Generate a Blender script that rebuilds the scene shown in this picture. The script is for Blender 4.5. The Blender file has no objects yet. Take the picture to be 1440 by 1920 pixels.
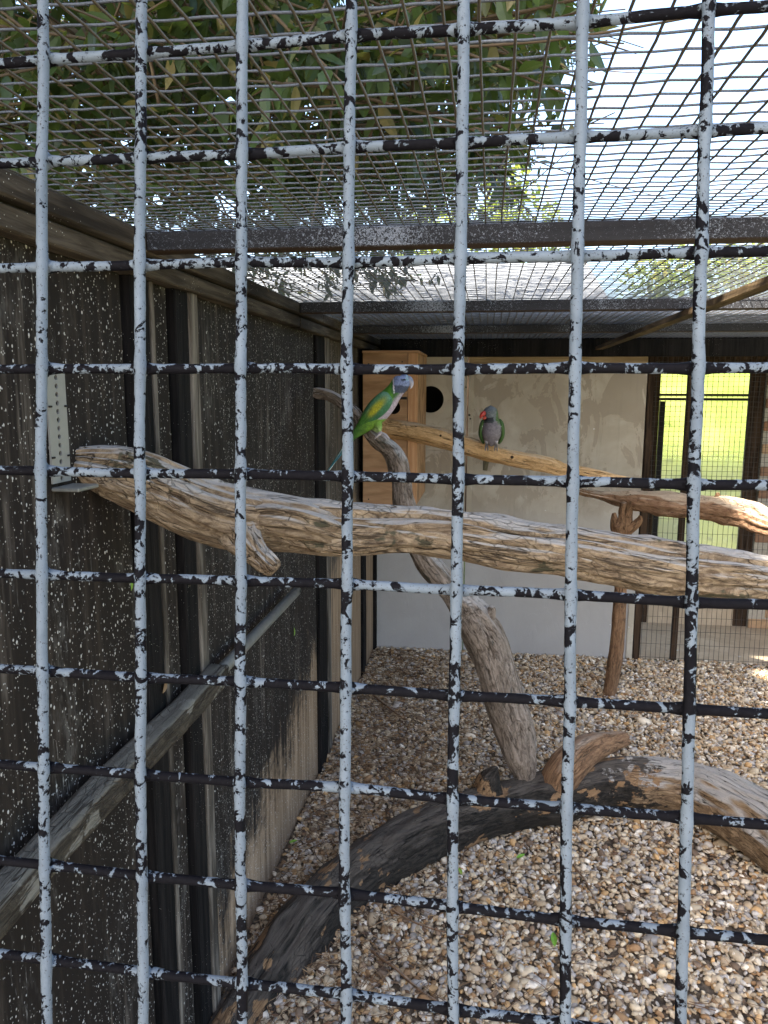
import bpy, math, random
import numpy as np
from mathutils import Vector, Matrix, noise as mn
R_ = random.Random(7); rng = np.random.default_rng(7)
PI = math.pi
SC = bpy.context.scene
COL = SC.collection

# ------------------------------------------------------------------ camera
PITCH, YAW, ROLL = math.radians(9.101), math.radians(7.606), math.radians(.2)
FPX, CX, CY = 1442., 720., 960.
cp, sp = math.cos(PITCH), math.sin(PITCH)
FWD = Vector((-math.sin(YAW)*cp, math.cos(YAW)*cp, -sp))
r0 = Vector((math.cos(YAW), math.sin(YAW), 0)); u0 = r0.cross(FWD)
RGT = r0*math.cos(ROLL) + u0*math.sin(ROLL); UPV = -r0*math.sin(ROLL) + u0*math.cos(ROLL)
CAM = Vector((0, 0, 1.62))
cd = bpy.data.cameras.new('camera'); cam = bpy.data.objects.new('camera', cd); COL.objects.link(cam)
m = Matrix((RGT, UPV, -FWD)).transposed().to_4x4(); m.translation = CAM; cam.matrix_world = m
cd.sensor_fit = 'VERTICAL'; cd.sensor_height = 24; cd.lens = 24*FPX/1920
cd.clip_start = .02; cd.clip_end = 2000
SC.camera = cam

# ------------------------------------------------------------------ light
SUN = Vector((-.35, -.60, .72)).normalized()          # direction towards the sun
w = bpy.data.worlds.new('World'); SC.world = w; w.use_nodes = True
nt = w.node_tree; bg = nt.nodes['Background']; sky = nt.nodes.new('ShaderNodeTexSky')
sky.sky_type = 'NISHITA'; sky.sun_disc = False
sky.sun_elevation = math.asin(SUN.z); sky.sun_rotation = math.atan2(SUN.x, SUN.y) % (2*PI)
sky.dust_density = 3.0; sky.air_density = 1.; sky.ozone_density = .8
nt.links.new(sky.outputs[0], bg.inputs[0]); bg.inputs[1].default_value = .15
sd = bpy.data.lights.new('sun', 'SUN'); sd.energy = 5.0; sd.angle = math.radians(.5); sd.color = (1, .93, .82)
so = bpy.data.objects.new('sun', sd); COL.objects.link(so); so.rotation_euler = SUN.to_track_quat('Z', 'Y').to_euler()
so.location = (0, 0, 12)
SC.view_settings.view_transform = 'Standard'; SC.view_settings.look = 'None'
SC.view_settings.gamma = 1; SC.view_settings.use_curve_mapping = False
SC.view_settings.exposure = 2.45
SC.render.engine = 'CYCLES'

# ------------------------------------------------------------------ pixel rays
def ray(x, y): return FWD + RGT*((x-CX)/FPX) - UPV*((y-CY)/FPX)
def aty(x, y, Y): d = ray(x, y); return CAM + d*(Y/d.y)
def atz(x, y, Z): d = ray(x, y); return CAM + d*((Z-CAM.z)/d.z)
def atx(x, y, X): d = ray(x, y); return CAM + d*(X/d.x)
def pix(P):
    d = Vector(P)-CAM; z = d.dot(FWD)
    return (CX+FPX*d.dot(RGT)/z, CY-FPX*d.dot(UPV)/z, z)

# ------------------------------------------------------------------ node helpers
class NM:
    def __init__(s, name, rough=.8, spec=.3):
        s.m = bpy.data.materials.new(name); s.m.use_nodes = True; s.t = s.m.node_tree
        s.b = s.t.nodes['Principled BSDF']; s.b.inputs['Roughness'].default_value = rough
        s.b.inputs['Specular IOR Level'].default_value = spec
        s.tc = None
    def n(s, ty, **kw):
        nd = s.t.nodes.new(ty)
        for k, v in kw.items(): setattr(nd, k, v)
        return nd
    def put(s, sock, v):
        if isinstance(v, bpy.types.NodeSocket): s.t.links.new(v, sock)
        elif isinstance(v, (tuple, list)) and len(v) == 3 and sock.type == 'RGBA': sock.default_value = (*v, 1)
        else: sock.default_value = v
    def obj(s):
        if not s.tc: s.tc = s.n('ShaderNodeTexCoord')
        return s.tc.outputs['Object']
    def attr(s, name, out='Vector', ty='GEOMETRY'):
        nd = s.n('ShaderNodeAttribute', attribute_name=name, attribute_type=ty); return nd.outputs[out]
    def scale(s, v, sc, loc=(0, 0, 0)):
        nd = s.n('ShaderNodeMapping'); s.put(nd.inputs[0], v); nd.inputs['Scale'].default_value = sc
        nd.inputs['Location'].default_value = loc; return nd.outputs[0]
    def noise(s, v, sc, det=4, ro=.55, dist=0):
        nd = s.n('ShaderNodeTexNoise'); s.put(nd.inputs['Vector'], v)
        nd.inputs['Scale'].default_value = sc; nd.inputs['Detail'].default_value = det
        nd.inputs['Roughness'].default_value = ro; nd.inputs['Distortion'].default_value = dist
        return nd.outputs[0]
    def vor(s, v, sc, out='Distance', feat='F1', rnd=1):
        nd = s.n('ShaderNodeTexVoronoi', feature=feat); s.put(nd.inputs['Vector'], v)
        nd.inputs['Scale'].default_value = sc; nd.inputs['Randomness'].default_value = rnd
        return nd.outputs[out]
    def step(s, v, a, b, lo=0., hi=1.):
        nd = s.n('ShaderNodeMapRange', interpolation_type='SMOOTHSTEP'); s.put(nd.inputs[0], v)
        nd.inputs[1].default_value = a; nd.inputs[2].default_value = b
        nd.inputs[3].default_value = lo; nd.inputs[4].default_value = hi; return nd.outputs[0]
    def math(s, op, a, b=0., c=None):
        nd = s.n('ShaderNodeMath', operation=op); s.put(nd.inputs[0], a); s.put(nd.inputs[1], b)
        if c is not None: s.put(nd.inputs[2], c)
        return nd.outputs[0]
    def mix(s, f, a, b, ty='MIX'):
        nd = s.n('ShaderNodeMix', data_type='RGBA', blend_type=ty)
        s.put(nd.inputs[0], f); s.put(nd.inputs[6], a); s.put(nd.inputs[7], b); return nd.outputs[2]
    def xyz(s, v):
        nd = s.n('ShaderNodeSeparateXYZ'); s.put(nd.inputs[0], v); return nd.outputs
    def color(s, c): s.put(s.b.inputs['Base Color'], c)
    def bump(s, h, st=.5, d=.01, nrm=None):
        nd = s.n('ShaderNodeBump'); s.put(nd.inputs['Height'], h)
        nd.inputs['Strength'].default_value = st; nd.inputs['Distance'].default_value = d
        if nrm is not None: s.t.links.new(nrm, nd.inputs['Normal'])
        s.t.links.new(nd.outputs[0], s.b.inputs['Normal']); return nd.outputs[0]

def timber(name, a, b, c=None, axis=1, rough=.85, speck=0., speckc=(.5, .48, .42), fine=1.):
    """weathered sawn wood: grain runs along axis; optional pale speckle"""
    M = NM(name, rough, .08); sc = [60*fine]*3; sc[axis] = 4
    g = M.noise(M.scale(M.obj(), tuple(sc)), 1, 5, .65, .4)
    sc2 = [9.]*3; sc2[axis] = 1.6
    l = M.noise(M.scale(M.obj(), tuple(sc2)), 1, 4, .6)
    col = M.mix(M.step(g, .35, .68), a, b)
    if c: col = M.mix(M.step(l, .42, .66), col, c)
    if speck:
        v = M.vor(M.scale(M.obj(), (130,)*3), 1); n2 = M.noise(M.obj(), 7, 3)
        th = M.math('MULTIPLY', M.step(n2, .4, .7), speck)
        col = M.mix(M.step(M.math('SUBTRACT', v, th), .02, -.02), col, speckc)
    M.color(col); M.bump(g, .6, .004); return M.m

# ------------------------------------------------------------------ mesh helpers
ORG = {}
def origin(o): return ORG.get(o.name, Vector((0, 0, 0))) if o else Vector((0, 0, 0))
def tag(o, label=None, cat=None, group=None, kind=None):
    if label: o['label'] = label
    if cat: o['category'] = cat
    if group: o['group'] = group
    if kind: o['kind'] = kind
    return o
def thing(name, label, cat, loc=(0, 0, 0), group=None):
    o = bpy.data.objects.new(name, None); COL.objects.link(o); o.location = loc; o.empty_display_size = .05
    ORG[o.name] = Vector(loc); return tag(o, label, cat, group)
class MB:
    def __init__(s): s.v = []; s.f = []; s.a = {}
    def add(s, v, f, **attrs):
        k = len(s.v); s.v += [tuple(p) for p in v]; s.f += [tuple(i+k for i in q) for q in f]
        for n, vals in attrs.items():
            l = s.a.setdefault(n, []); l += [None]*(k-len(l)); l += list(vals)
        return s
    def box(s, x0, x1, y0, y1, z0, z1, b=.0015, jit=0.):
        """box with chamfered edges"""
        c = Vector(((x0+x1)/2, (y0+y1)/2, (z0+z1)/2)); h = (abs(x1-x0)/2, abs(y1-y0)/2, abs(z1-z0)/2)
        b = min(b, min(h)*.45); V = []; idx = {}
        for sx in (-1, 1):
            for sy in (-1, 1):
                for sz in (-1, 1):
                    for ax in range(3):
                        p = [sx*(h[0]-b), sy*(h[1]-b), sz*(h[2]-b)]; p[ax] = (sx, sy, sz)[ax]*h[ax]
                        idx[(sx, sy, sz, ax)] = len(V); V.append(c+Vector(p))
        F = []
        for ax in range(3):
            o1, o2 = [a for a in range(3) if a != ax]
            for sg in (-1, 1):
                q = []
                for a1, a2 in ((-1, -1), (1, -1), (1, 1), (-1, 1)):
                    t = [0, 0, 0]; t[ax] = sg; t[o1] = a1; t[o2] = a2; q.append(idx[(*t, ax)])
                F.append(q if (sg == 1) ^ (ax == 1) else q[::-1])
        for ax in range(3):
            o1, o2 = [a for a in range(3) if a != ax]
            for a1 in (-1, 1):
                for a2 in (-1, 1):
                    t0 = [0]*3; t1 = [0]*3; t0[ax] = -1; t1[ax] = 1; t0[o1] = t1[o1] = a1; t0[o2] = t1[o2] = a2
                    F.append([idx[(*t0, o1)], idx[(*t1, o1)], idx[(*t1, o2)], idx[(*t0, o2)]])
        for sx in (-1, 1):
            for sy in (-1, 1):
                for sz in (-1, 1): F.append([idx[(sx, sy, sz, a)] for a in range(3)])
        return s.add(V, F)
def build(name, mb, mat, parent=None, smooth=False, fix=False):
    o0 = origin(parent); me = bpy.data.meshes.new(name)
    me.from_pydata([(p[0]-o0.x, p[1]-o0.y, p[2]-o0.z) for p in mb.v], [], mb.f)
    for n, vals in mb.a.items():
        vals = list(vals)+[None]*(len(mb.v)-len(vals)); k = next(x for x in vals if x is not None)
        if isinstance(k, (int, float)):
            at = me.attributes.new(n, 'FLOAT', 'POINT'); at.data.foreach_set('value', [x or 0. for x in vals])
        elif len(k) == 3:
            at = me.attributes.new(n, 'FLOAT_VECTOR', 'POINT'); at.data.foreach_set('vector', np.array([x or (0, 0, 0) for x in vals], 'f').ravel())
        else:
            at = me.attributes.new(n, 'FLOAT_COLOR', 'POINT'); at.data.foreach_set('color', np.array([x or (0, 0, 0, 1) for x in vals], 'f').ravel())
    if fix:
        import bmesh
        bm = bmesh.new(); bm.from_mesh(me); bmesh.ops.recalc_face_normals(bm, faces=bm.faces); bm.to_mesh(me); bm.free()
    if smooth: me.polygons.foreach_set('use_smooth', [True]*len(me.polygons))
    me.materials.append(mat); me.update()
    o = bpy.data.objects.new(name, me); COL.objects.link(o)
    if parent: o.parent = parent
    ORG[o.name] = o0.copy(); return o
def boxo(name, mat, parent, *d, b=.0015):
    mb = MB(); mb.box(*d, b=b); return build(name, mb, mat, parent, fix=True)

def catmull(P, n):
    """P: list of tuples (any dimension); n samples per span"""
    P = np.array(P, float); Q = np.vstack([2*P[0]-P[1], P, 2*P[-1]-P[-2]]); out = []
    for i in range(len(P)-1):
        a, b, c, d = Q[i:i+4]
        for t in np.linspace(0, 1, n, endpoint=False):
            out.append(.5*((2*b)+(-a+c)*t+(2*a-5*b+4*c-d)*t*t+(-a+3*b-3*c+d)*t**3))
    out.append(P[-1]); return np.array(out)
def tube(mb, pts, seg=12, n=4, disp=None, cap=True, squash=None, extra=None, ref=Vector((0, 0, 1)), rot0=0., cap_in=.4):
    """pts: (x,y,z,r). A swept surface with per-vertex displacement disp(theta, s, r, P) (metres)
    and straightened texture coordinates in attribute tc"""
    S = catmull(pts, n) if n > 1 else np.array(pts, float)
    C = [Vector(p[:3]) for p in S]; rad = [max(1e-5, p[3]) for p in S]; N = len(C)
    V = []; T = []; E = {k: [] for k in (extra or {})}; s = 0.
    t = (C[1]-C[0]).normalized(); a = ref-t*ref.dot(t)
    if a.length < .1: a = Vector((1, 0, 0))-t*t.x
    a.normalize()
    for i in range(N):
        if i: s += (C[i]-C[i-1]).length
        t = (C[min(i+1, N-1)]-C[max(i-1, 0)]).normalized()
        a = (a-t*a.dot(t)).normalized(); b = t.cross(a)
        for k in range(seg):
            th = 2*PI*k/seg+rot0; c_, s_ = math.cos(th), math.sin(th)
            rr = rad[i]; q = (1, 1) if squash is None else squash
            d = disp(th, s, rr, C[i]) if disp else 0.
            V.append(C[i]+a*(c_*(rr*q[0]+d))+b*(s_*(rr*q[1]+d))); T.append((c_*rr, s_*rr, s))
            for kk, fn in (extra or {}).items(): E[kk].append(fn(th, s, V[-1]))
    F = []
    for i in range(N-1):
        for k in range(seg):
            k2 = (k+1) % seg; F.append((i*seg+k, i*seg+k2, (i+1)*seg+k2, (i+1)*seg+k))
    if cap:
        for i, o in ((0, 1), (N-1, 0)):
            V.append(C[i] + (C[i]-C[1 if i == 0 else N-2]).normalized()*rad[i]*cap_in); T.append((0, 0, 0 if i == 0 else s))
            for kk, fn in (extra or {}).items(): E[kk].append(fn(0, 0, V[-1]))
            c = len(V)-1
            for k in range(seg):
                k2 = (k+1) % seg; F.append((c, i*seg+k2, i*seg+k) if o else (c, i*seg+k, i*seg+k2))
    return mb.add(V, F, tc=T, **E)
def pxpath(L):
    """L: (px, py, half-width px, depth Y) -> metric path"""
    out = []
    for x, y, r, Y in L:
        P = aty(x, y, Y); out.append((P.x, P.y, P.z, r/FPX*(P-CAM).dot(FWD)))
    return out
def rect_hole(mb, O, U, V, Nn, w, h, cx, cy, r, th, n=28):
    """plate w x h in plane (U,V) with a round hole; thickness th along -Nn"""
    O, U, V, Nn = Vector(O), Vector(U), Vector(V), Vector(Nn)
    ang = sorted(set([round(2*PI*k/n, 5) for k in range(n)] + [round(math.atan2(y-cy, x-cx) % (2*PI), 5) for x in (0, w) for y in (0, h)]))
    ins, out = [], []
    for a in ang:
        c, s = math.cos(a), math.sin(a); t = 1e9
        if c > 1e-6: t = min(t, (w-cx)/c)
        if c < -1e-6: t = min(t, -cx/c)
        if s > 1e-6: t = min(t, (h-cy)/s)
        if s < -1e-6: t = min(t, -cy/s)
        ins.append(O+U*(cx+r*c)+V*(cy+r*s)); out.append(O+U*(cx+t*c)+V*(cy+t*s))
    m_ = len(ang); vs = ins+out+[p-Nn*th for p in ins]+[p-Nn*th for p in out]; F = []
    for i in range(m_):
        j = (i+1) % m_
        F += [(i, m_+i, m_+j, j), (2*m_+i, 2*m_+j, 3*m_+j, 3*m_+i), (i, j, 2*m_+j, 2*m_+i), (m_+i, 3*m_+i, 3*m_+j, m_+j)]
    mb.add(vs, F)

XW, YB, ZB, ZM = -.68, 4.62, 1.870, 1.908     # left wall, back wall, beam underside, roof mesh height
XR = 2.45

# ------------------------------------------------------------------ materials
def flaked():
    M = NM('flaked_shaded_paint', .5, .4); p = M.attr('paint', 'Fac'); o = M.obj()
    n1 = M.noise(M.scale(o, (1, 1, 1)), 120, 5, .62, .9); n2 = M.noise(o, 420, 3, .6)
    n3 = M.noise(M.scale(o, (1, 1, 1), (3, 1, 2)), 16, 2, .5)
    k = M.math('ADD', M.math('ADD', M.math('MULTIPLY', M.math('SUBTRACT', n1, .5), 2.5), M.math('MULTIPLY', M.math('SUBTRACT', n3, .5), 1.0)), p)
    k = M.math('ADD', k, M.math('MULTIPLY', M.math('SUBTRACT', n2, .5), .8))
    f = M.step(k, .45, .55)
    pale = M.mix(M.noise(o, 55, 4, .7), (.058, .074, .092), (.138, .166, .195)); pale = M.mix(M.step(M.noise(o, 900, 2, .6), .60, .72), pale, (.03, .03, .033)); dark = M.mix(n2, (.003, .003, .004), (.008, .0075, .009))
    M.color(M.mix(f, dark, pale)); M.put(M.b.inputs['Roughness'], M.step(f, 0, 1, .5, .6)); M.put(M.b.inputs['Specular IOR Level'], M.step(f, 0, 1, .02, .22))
    h = M.math('ADD', f, M.math('MULTIPLY', n2, .5)); M.bump(h, .55, .0007); return M.m
def speckled_wall(name, dense, brown_z=0., base=(.013, .010, .008), base2=(.034, .026, .020)):
    """dark painted board spattered with pale droppings, bare brown wood near the ground"""
    M = NM(name, .75); o = M.obj()
    st = M.noise(M.scale(o, (1, 38, 2.2)), 1, 5, .62); lg = M.noise(M.scale(o, (1, 3.5, 2.2)), 1, 4, .6)
    col = M.mix(M.step(st, .45, .75), base, base2)
    col = M.mix(M.math('MULTIPLY', M.step(st, .52, .70), M.step(lg, .50, .68)), col, (.13, .11, .09))
    film = M.math('MULTIPLY', M.step(M.noise(M.scale(o, (1, 5, 2), (0, 2, 1)), 1, 6, .72), .52, .66), M.step(M.noise(M.scale(o, (1, 60, 20)), 1, 5, .7), .42, .6))
    col = M.mix(M.math('MULTIPLY', film, .55), col, (.13, .12, .105))
    if brown_z:
        x = M.xyz(o); zz = M.math('ADD', x[2], M.math('MULTIPLY', M.math('SUBTRACT', st, .5), -.45))
        zz = M.math('ADD', zz, M.math('MULTIPLY', M.math('SUBTRACT', lg, .5), -1.1))
        zz = M.math('ADD', zz, M.math('MULTIPLY', M.math('SUBTRACT', M.noise(o, 30, 5, .7), .5), .5))
        zz = M.math('ADD', zz, M.math('MULTIPLY', x[1], -.34))
        bc = M.mix(M.step(st, .35, .7), (.15, .10, .06), (.30, .215, .14))
        col = M.mix(M.step(zz, brown_z+.16, brown_z-.16), col, bc)
    # spatter: small elongated dots whose density drifts over the board
    tot = None
    for sc, str_, th in ((120, .7, .27), (230, .75, .30), (70, .8, .15)):
        v = M.vor(M.scale(o, (sc, sc, sc*str_)), 1); c = M.xyz(M.vor(M.scale(o, (sc, sc, sc*str_)), 1, 'Color'))
        d = M.noise(M.scale(o, (1, 1, 1), (sc, 0, 1)), 3.2, 5, .62)
        keep = M.step(M.math('ADD', M.math('MULTIPLY', c[0], .55), M.math('MULTIPLY', d, 2.7)), 1.92-dense, 1.98-dense)
        r = M.math('MULTIPLY', c[1], th)
        dot = M.math('MULTIPLY', M.step(M.math('SUBTRACT', v, r), .05, -.04), keep)
        tot = dot if tot is None else M.math('MAXIMUM', tot, dot)
    run = M.math('MULTIPLY', M.step(M.noise(M.scale(o, (1, 150, 14)), 1, 4, .7), .60, .70), M.step(M.noise(o, 4.5, 4, .6), .52, .66))
    tot = M.math('MAXIMUM', tot, M.math('MULTIPLY', run, .6))
    col = M.mix(M.math('MULTIPLY', tot, .9), col, (.46, .44, .40))
    M.color(col); M.b.inputs['Specular IOR Level'].default_value = .12; M.put(M.b.inputs['Roughness'], .8); M.bump(M.math('ADD', M.math('MULTIPLY', st, .6), tot), .5, .002); return M.m
def bark(name, a, b, grey, crack=(.05, .035, .022), gz=.35, patch=None, pt=.6, xmix=None):
    """debarked weathered wood: long grain in tube coordinates, cracks, grey bleached upper side, optional patches"""
    M = NM(name, .85, .2); t = M.attr('tc')
    g = M.noise(M.scale(t, (60, 60, 16)), 1, 7, .72, 1.2); l = M.noise(M.scale(t, (14, 14, 4)), 1, 5, .6)
    fine = M.noise(M.scale(t, (260, 260, 130)), 1, 5, .75)
    col = M.mix(M.step(g, .32, .68), a, b)
    geo = M.n('ShaderNodeNewGeometry'); nz = M.xyz(geo.outputs['Normal'])[2]
    up = M.math('ADD', nz, M.math('MULTIPLY', M.math('SUBTRACT', l, .5), 1.7))
    col = M.mix(M.step(up, gz-.15, gz+.25), col, M.mix(fine, grey, tuple(c*1.5 for c in grey)))
    if patch: col = M.mix(M.step(M.noise(M.scale(t, (11, 11, 6), (3, 3, 1)), 1, 5, .6), pt, pt+.03), col, M.mix(g, patch, tuple(c*1.7 for c in patch)))
    if xmix:
        xx = M.math('ADD', M.xyz(M.obj())[0], M.math('MULTIPLY', M.math('SUBTRACT', M.noise(M.scale(t, (16, 16, 12)), 1, 6, .7), .5), 1.1))
        c2 = M.mix(M.step(g, .32, .68), xmix[1], xmix[2]); c2 = M.mix(M.step(up, .3, .65), c2, M.mix(fine, xmix[3], tuple(c*1.5 for c in xmix[3])))
        col = M.mix(M.step(xx, xmix[0]-.03, xmix[0]+.03), col, c2)
    ck = M.noise(M.scale(t, (55, 55, 2.6), (7, 1, 4)), 1, 3, .5, .3)
    cr = M.step(M.math('ABSOLUTE', M.math('SUBTRACT', ck, .5)), .014, .0)
    col = M.mix(M.math('MULTIPLY', cr, .85), col, crack)
    vc = M.vor(M.scale(t, (90, 90, 30), (1, 2, 3)), 1, 'Distance', 'DISTANCE_TO_EDGE'); ve = M.math('MULTIPLY', M.step(vc, .07, .0), M.step(l, .42, .58))
    col = M.mix(M.math('MULTIPLY', ve, .35), col, crack); col = M.mix(M.step(fine, .56, .72, 0, .6), col, crack); col = M.mix(M.step(fine, .44, .3, 0, .35), col, tuple(min(1, c*1.5) for c in b))
    M.color(col)
    h = M.math('ADD', M.math('ADD', M.math('MULTIPLY', g, .8), M.math('MULTIPLY', fine, .5)), M.math('MULTIPLY', M.math('MAXIMUM', cr, M.math('MULTIPLY', ve, .5)), -1.))
    M.bump(h, 1., .009); return M.m
def vcol(name, rough=.6, sc=0., bumpd=.001, sheen=0., spec=.3):
    M = NM(name, rough, spec); c = M.attr('col', 'Color')
    if sc:
        n_ = M.noise(M.obj(), sc, 4, .6); c = M.mix(1., c, M.mix(n_, (.62, .62, .62), (1.3, 1.3, 1.3)), 'MULTIPLY'); M.bump(n_, .5, bumpd)
    M.color(c); return M.m
def plain(name, c, rough=.6, metal=0., sc=60, amp=.3, bump=.3, bd=.001):
    M = NM(name, rough); n_ = M.noise(M.obj(), sc, 4, .6)
    M.color(M.mix(n_, tuple(x*(1-amp) for x in c), tuple(x*(1+amp) for x in c)))
    M.b.inputs['Metallic'].default_value = metal
    if bump: M.bump(n_, bump, bd)
    return M.m
def plaster(name, a, b, c, hi=0.):
    """old cream paint on plywood: stains, flaked islands, pale drips"""
    M = NM(name, .7); o = M.obj()
    n1 = M.noise(o, 3.2, 5, .6, .5); n2 = M.noise(M.scale(o, (1, 1, .6)), 6, 6, .66, 1.0); n3 = M.noise(M.scale(o, (30, 30, 3)), 1, 4, .6)
    col = M.mix(M.step(n1, .35, .65), a, b)
    ed = M.step(M.math('ABSOLUTE', M.math('SUBTRACT', n2, .505)), .012, .0)
    isl = M.step(n2, .50, .51)
    z = M.xyz(o)[2]; upm = M.step(z, .75, 1.15) if hi else .6
    col = M.mix(M.math('MULTIPLY', M.math('MULTIPLY', isl, upm), .75), col, c)
    col = M.mix(M.math('MULTIPLY', M.math('MULTIPLY', ed, upm), .45), col, tuple(x*1.5 for x in c))
    col = M.mix(M.step(n3, .5, .8, 0, .35), col, tuple(x*.6 for x in a))
    if hi: col = M.mix(M.step(z, 1.0, .7, 0, .85), col, M.mix(n1, (.28, .265, .25), (.35, .335, .32)))
    sp_ = M.step(M.vor(M.scale(o, (60,)*3), 1), .06, .03)
    col = M.mix(M.math('MULTIPLY', sp_, M.step(M.noise(o, 5, 3), .52, .6)), col, (.03, .025, .02))
    drp = M.math('MULTIPLY', M.step(M.noise(M.scale(o, (22, 22, 40)), 1, 4, .7), .66, .70), M.step(M.noise(o, 2.6, 2), .55, .62))
    col = M.mix(drp, col, (.72, .72, .72))
    M.color(col); M.bump(M.math('ADD', M.math('MULTIPLY', isl, .8), M.math('MULTIPLY', n3, .4)), .4, .0015); return M.m
def leafmat(name, a, b, c, trans=.25):
    M = NM(name, .45, .3); r = M.attr('rnd', 'Fac')
    info = M.n('ShaderNodeObjectInfo').outputs['Random']; r = M.math('FRACT', M.math('ADD', r, info))
    col = M.mix(M.step(r, 0, .7), a, b); col = M.mix(M.step(r, .80, .9), col, c); M.color(col)
    tr = M.n('ShaderNodeBsdfTranslucent'); M.put(tr.inputs[0], M.mix(.5, col, M.mix(.5, col, (.5, .6, .05))))
    mx = M.n('ShaderNodeMixShader'); mx.inputs[0].default_value = trans
    out = M.t.nodes['Material Output']; M.t.links.new(M.b.outputs[0], mx.inputs[1]); M.t.links.new(tr.outputs[0], mx.inputs[2]); M.t.links.new(mx.outputs[0], out.inputs[0])
    return M.m

MAT = dict(
 flake=flaked(),
 wallA=speckled_wall('spattered_black_board', .31),
 plate=timber('grey_plate_timber', (.028, .022, .016), (.085, .068, .05), (.014, .011, .009), 1, speck=.12),
 black=timber('black_stained_timber', (.004, .004, .004), (.014, .012, .011), None, 2, speck=.1),
 edge=timber('pale_worn_edge', (.05, .042, .033), (.19, .165, .135), (.018, .015, .012), 2, speck=.1),
 beam=timber('tarred_beam', (.018, .018, .02), (.06, .06, .065), (.03, .028, .028), 0, .6, speck=.30, speckc=(.42, .45, .5)),
 brace=timber('brown_brace', (.05, .035, .02), (.15, .105, .06), (.03, .02, .013), 1),
 rail=timber('lichen_rail', (.12, .11, .085), (.33, .31, .26), (.17, .16, .11), 1, speck=.2),
 ply=timber('orange_plywood', (.30, .17, .09), (.42, .255, .14), (.21, .12, .06), 0, .6, fine=.35),
 batten=timber('pine_batten', (.38, .20, .095), (.50, .28, .145), None, 2, .6),
 tanstrip=timber('tan_header', (.24, .17, .095), (.36, .27, .16), (.19, .13, .07), 0),
 brown=timber('dark_brown_frame', (.014, .009, .006), (.055, .034, .021), None, 2),
)
MAT['wallB'] = speckled_wall('spattered_board_bare_foot', .24, .42, (.014, .011, .009), (.045, .036, .029))
MAT['wallC'] = speckled_wall('worn_board_bare_foot', .06, .50, (.04, .033, .027), (.16, .13, .10))
MAT['plaster'] = plaster('cream_painted_panel', (.30, .255, .195), (.40, .35, .28), (.245, .20, .15), 1.)
MAT['plaster2'] = plaster('beige_painted_panel', (.33, .285, .22), (.41, .36, .285), (.29, .25, .19), 0.)
MAT['void'] = plain('dark_nest_interior', (.01, .009, .008), .9, bump=0)
MAT['galv'] = plain('weathered_mesh_wire', (.07, .056, .04), .6, .0, 400, .7, .6, .0008)
MAT['galv2'] = plain('sky_tinted_cross_wire', (.065, .072, .083), .6, .0, 500, .9, .6, .0008)  # blue-grey sky reflection put into the base colour
MAT['rust'] = plain('dark_screen_wire', (.03, .025, .02), .7, .0, 300, .4, 0)
MAT['steel'] = plain('dull_zinc_plate', (.24, .235, .22), .5, .4, 40, .12, .1)
MAT['tube'] = plain('grimy_metal_tube', (.20, .20, .18), .45, .5, 60, .45, .3)
MAT['conc'] = plaster('tan_concrete', (.34, .265, .18), (.42, .335, .235), (.30, .23, .155), 0.)

M = NM('frosted_beam', .75, .15); o = M.obj(); n1 = M.noise(M.scale(o, (1, 1, 1)), 230, 4, .7, 1.5); n2 = M.noise(o, 5, 4, .6); gx = M.noise(M.scale(o, (1, .01, .01)), 2.2, 2)
g = M.noise(M.scale(o, (5, 60, 60)), 1, 4, .6)
k = M.math('ADD', n1, M.math('MULTIPLY', M.math('SUBTRACT', gx, .5), .7)); f = M.step(k, .56, .64)
col = M.mix(g, (.008, .008, .009), (.035, .034, .036)); col = M.mix(M.math('MULTIPLY', f, .85), col, (.24, .26, .29))
geo = M.n('ShaderNodeNewGeometry'); nz = M.xyz(geo.outputs['Normal'])[2]; col = M.mix(M.step(nz, -.5, -.9), col, M.mix(g, (.02, .013, .009), (.06, .037, .024)))
M.color(col); M.bump(M.math('ADD', f, g), .5, .0015); MAT['beam'] = M.m
# ------------------------------------------------------------------ ground
M = NM('soil_under_gravel', .95); n1 = M.noise(M.obj(), 40, 5, .7); M.color(M.mix(M.step(n1, .35, .7), (.035, .025, .017), (.14, .105, .07))); M.bump(n1, .8, .01)
g = MB(); g.add([(XW, -.2, 0), (XR, -.2, 0), (XR, YB, 0), (XW, YB, 0)], [(0, 1, 2, 3)]); tag(build('gravel_bed', g, M.m), kind='structure')
M = NM('lawn_grass', .8); n1 = M.noise(M.obj(), 6, 6, .7); n2 = M.noise(M.obj(), .5, 4, .6)
M.color(M.mix(M.step(n1, .3, .7), (.05, .07, .02), M.mix(n2, (.08, .11, .03), (.12, .14, .04)))); M.bump(n1, 1, .03)
g = MB(); S_ = 400.
g.add([(-S_, -S_, -.02), (S_, -S_, -.02), (S_, S_, -.02), (-S_, S_, -.02)], [(0, 1, 2, 3)]); tag(build('ground', g, M.m), kind='structure')
path = plain('bounce_paving', (.30, .27, .23), .9, 0, 30, .35, .6, .004)
g = MB(); g.add([(-9, -12, -.012), (12, -12, -.012), (12, -.2, -.012), (-9, -.2, -.012)], [(0, 1, 2, 3)]); tag(build('path', g, path), kind='structure')  # unseen paving, spread wide to bounce neutral light into the aviary
g = MB(); g.add([(.9, YB+.03, .004), (XR+.4, YB+.03, .004), (XR+.4, 5.45, .004), (.9, 5.45, .004)], [(0, 1, 2, 3)]); tag(build('floor', g, MAT['conc']), kind='structure')

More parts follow.
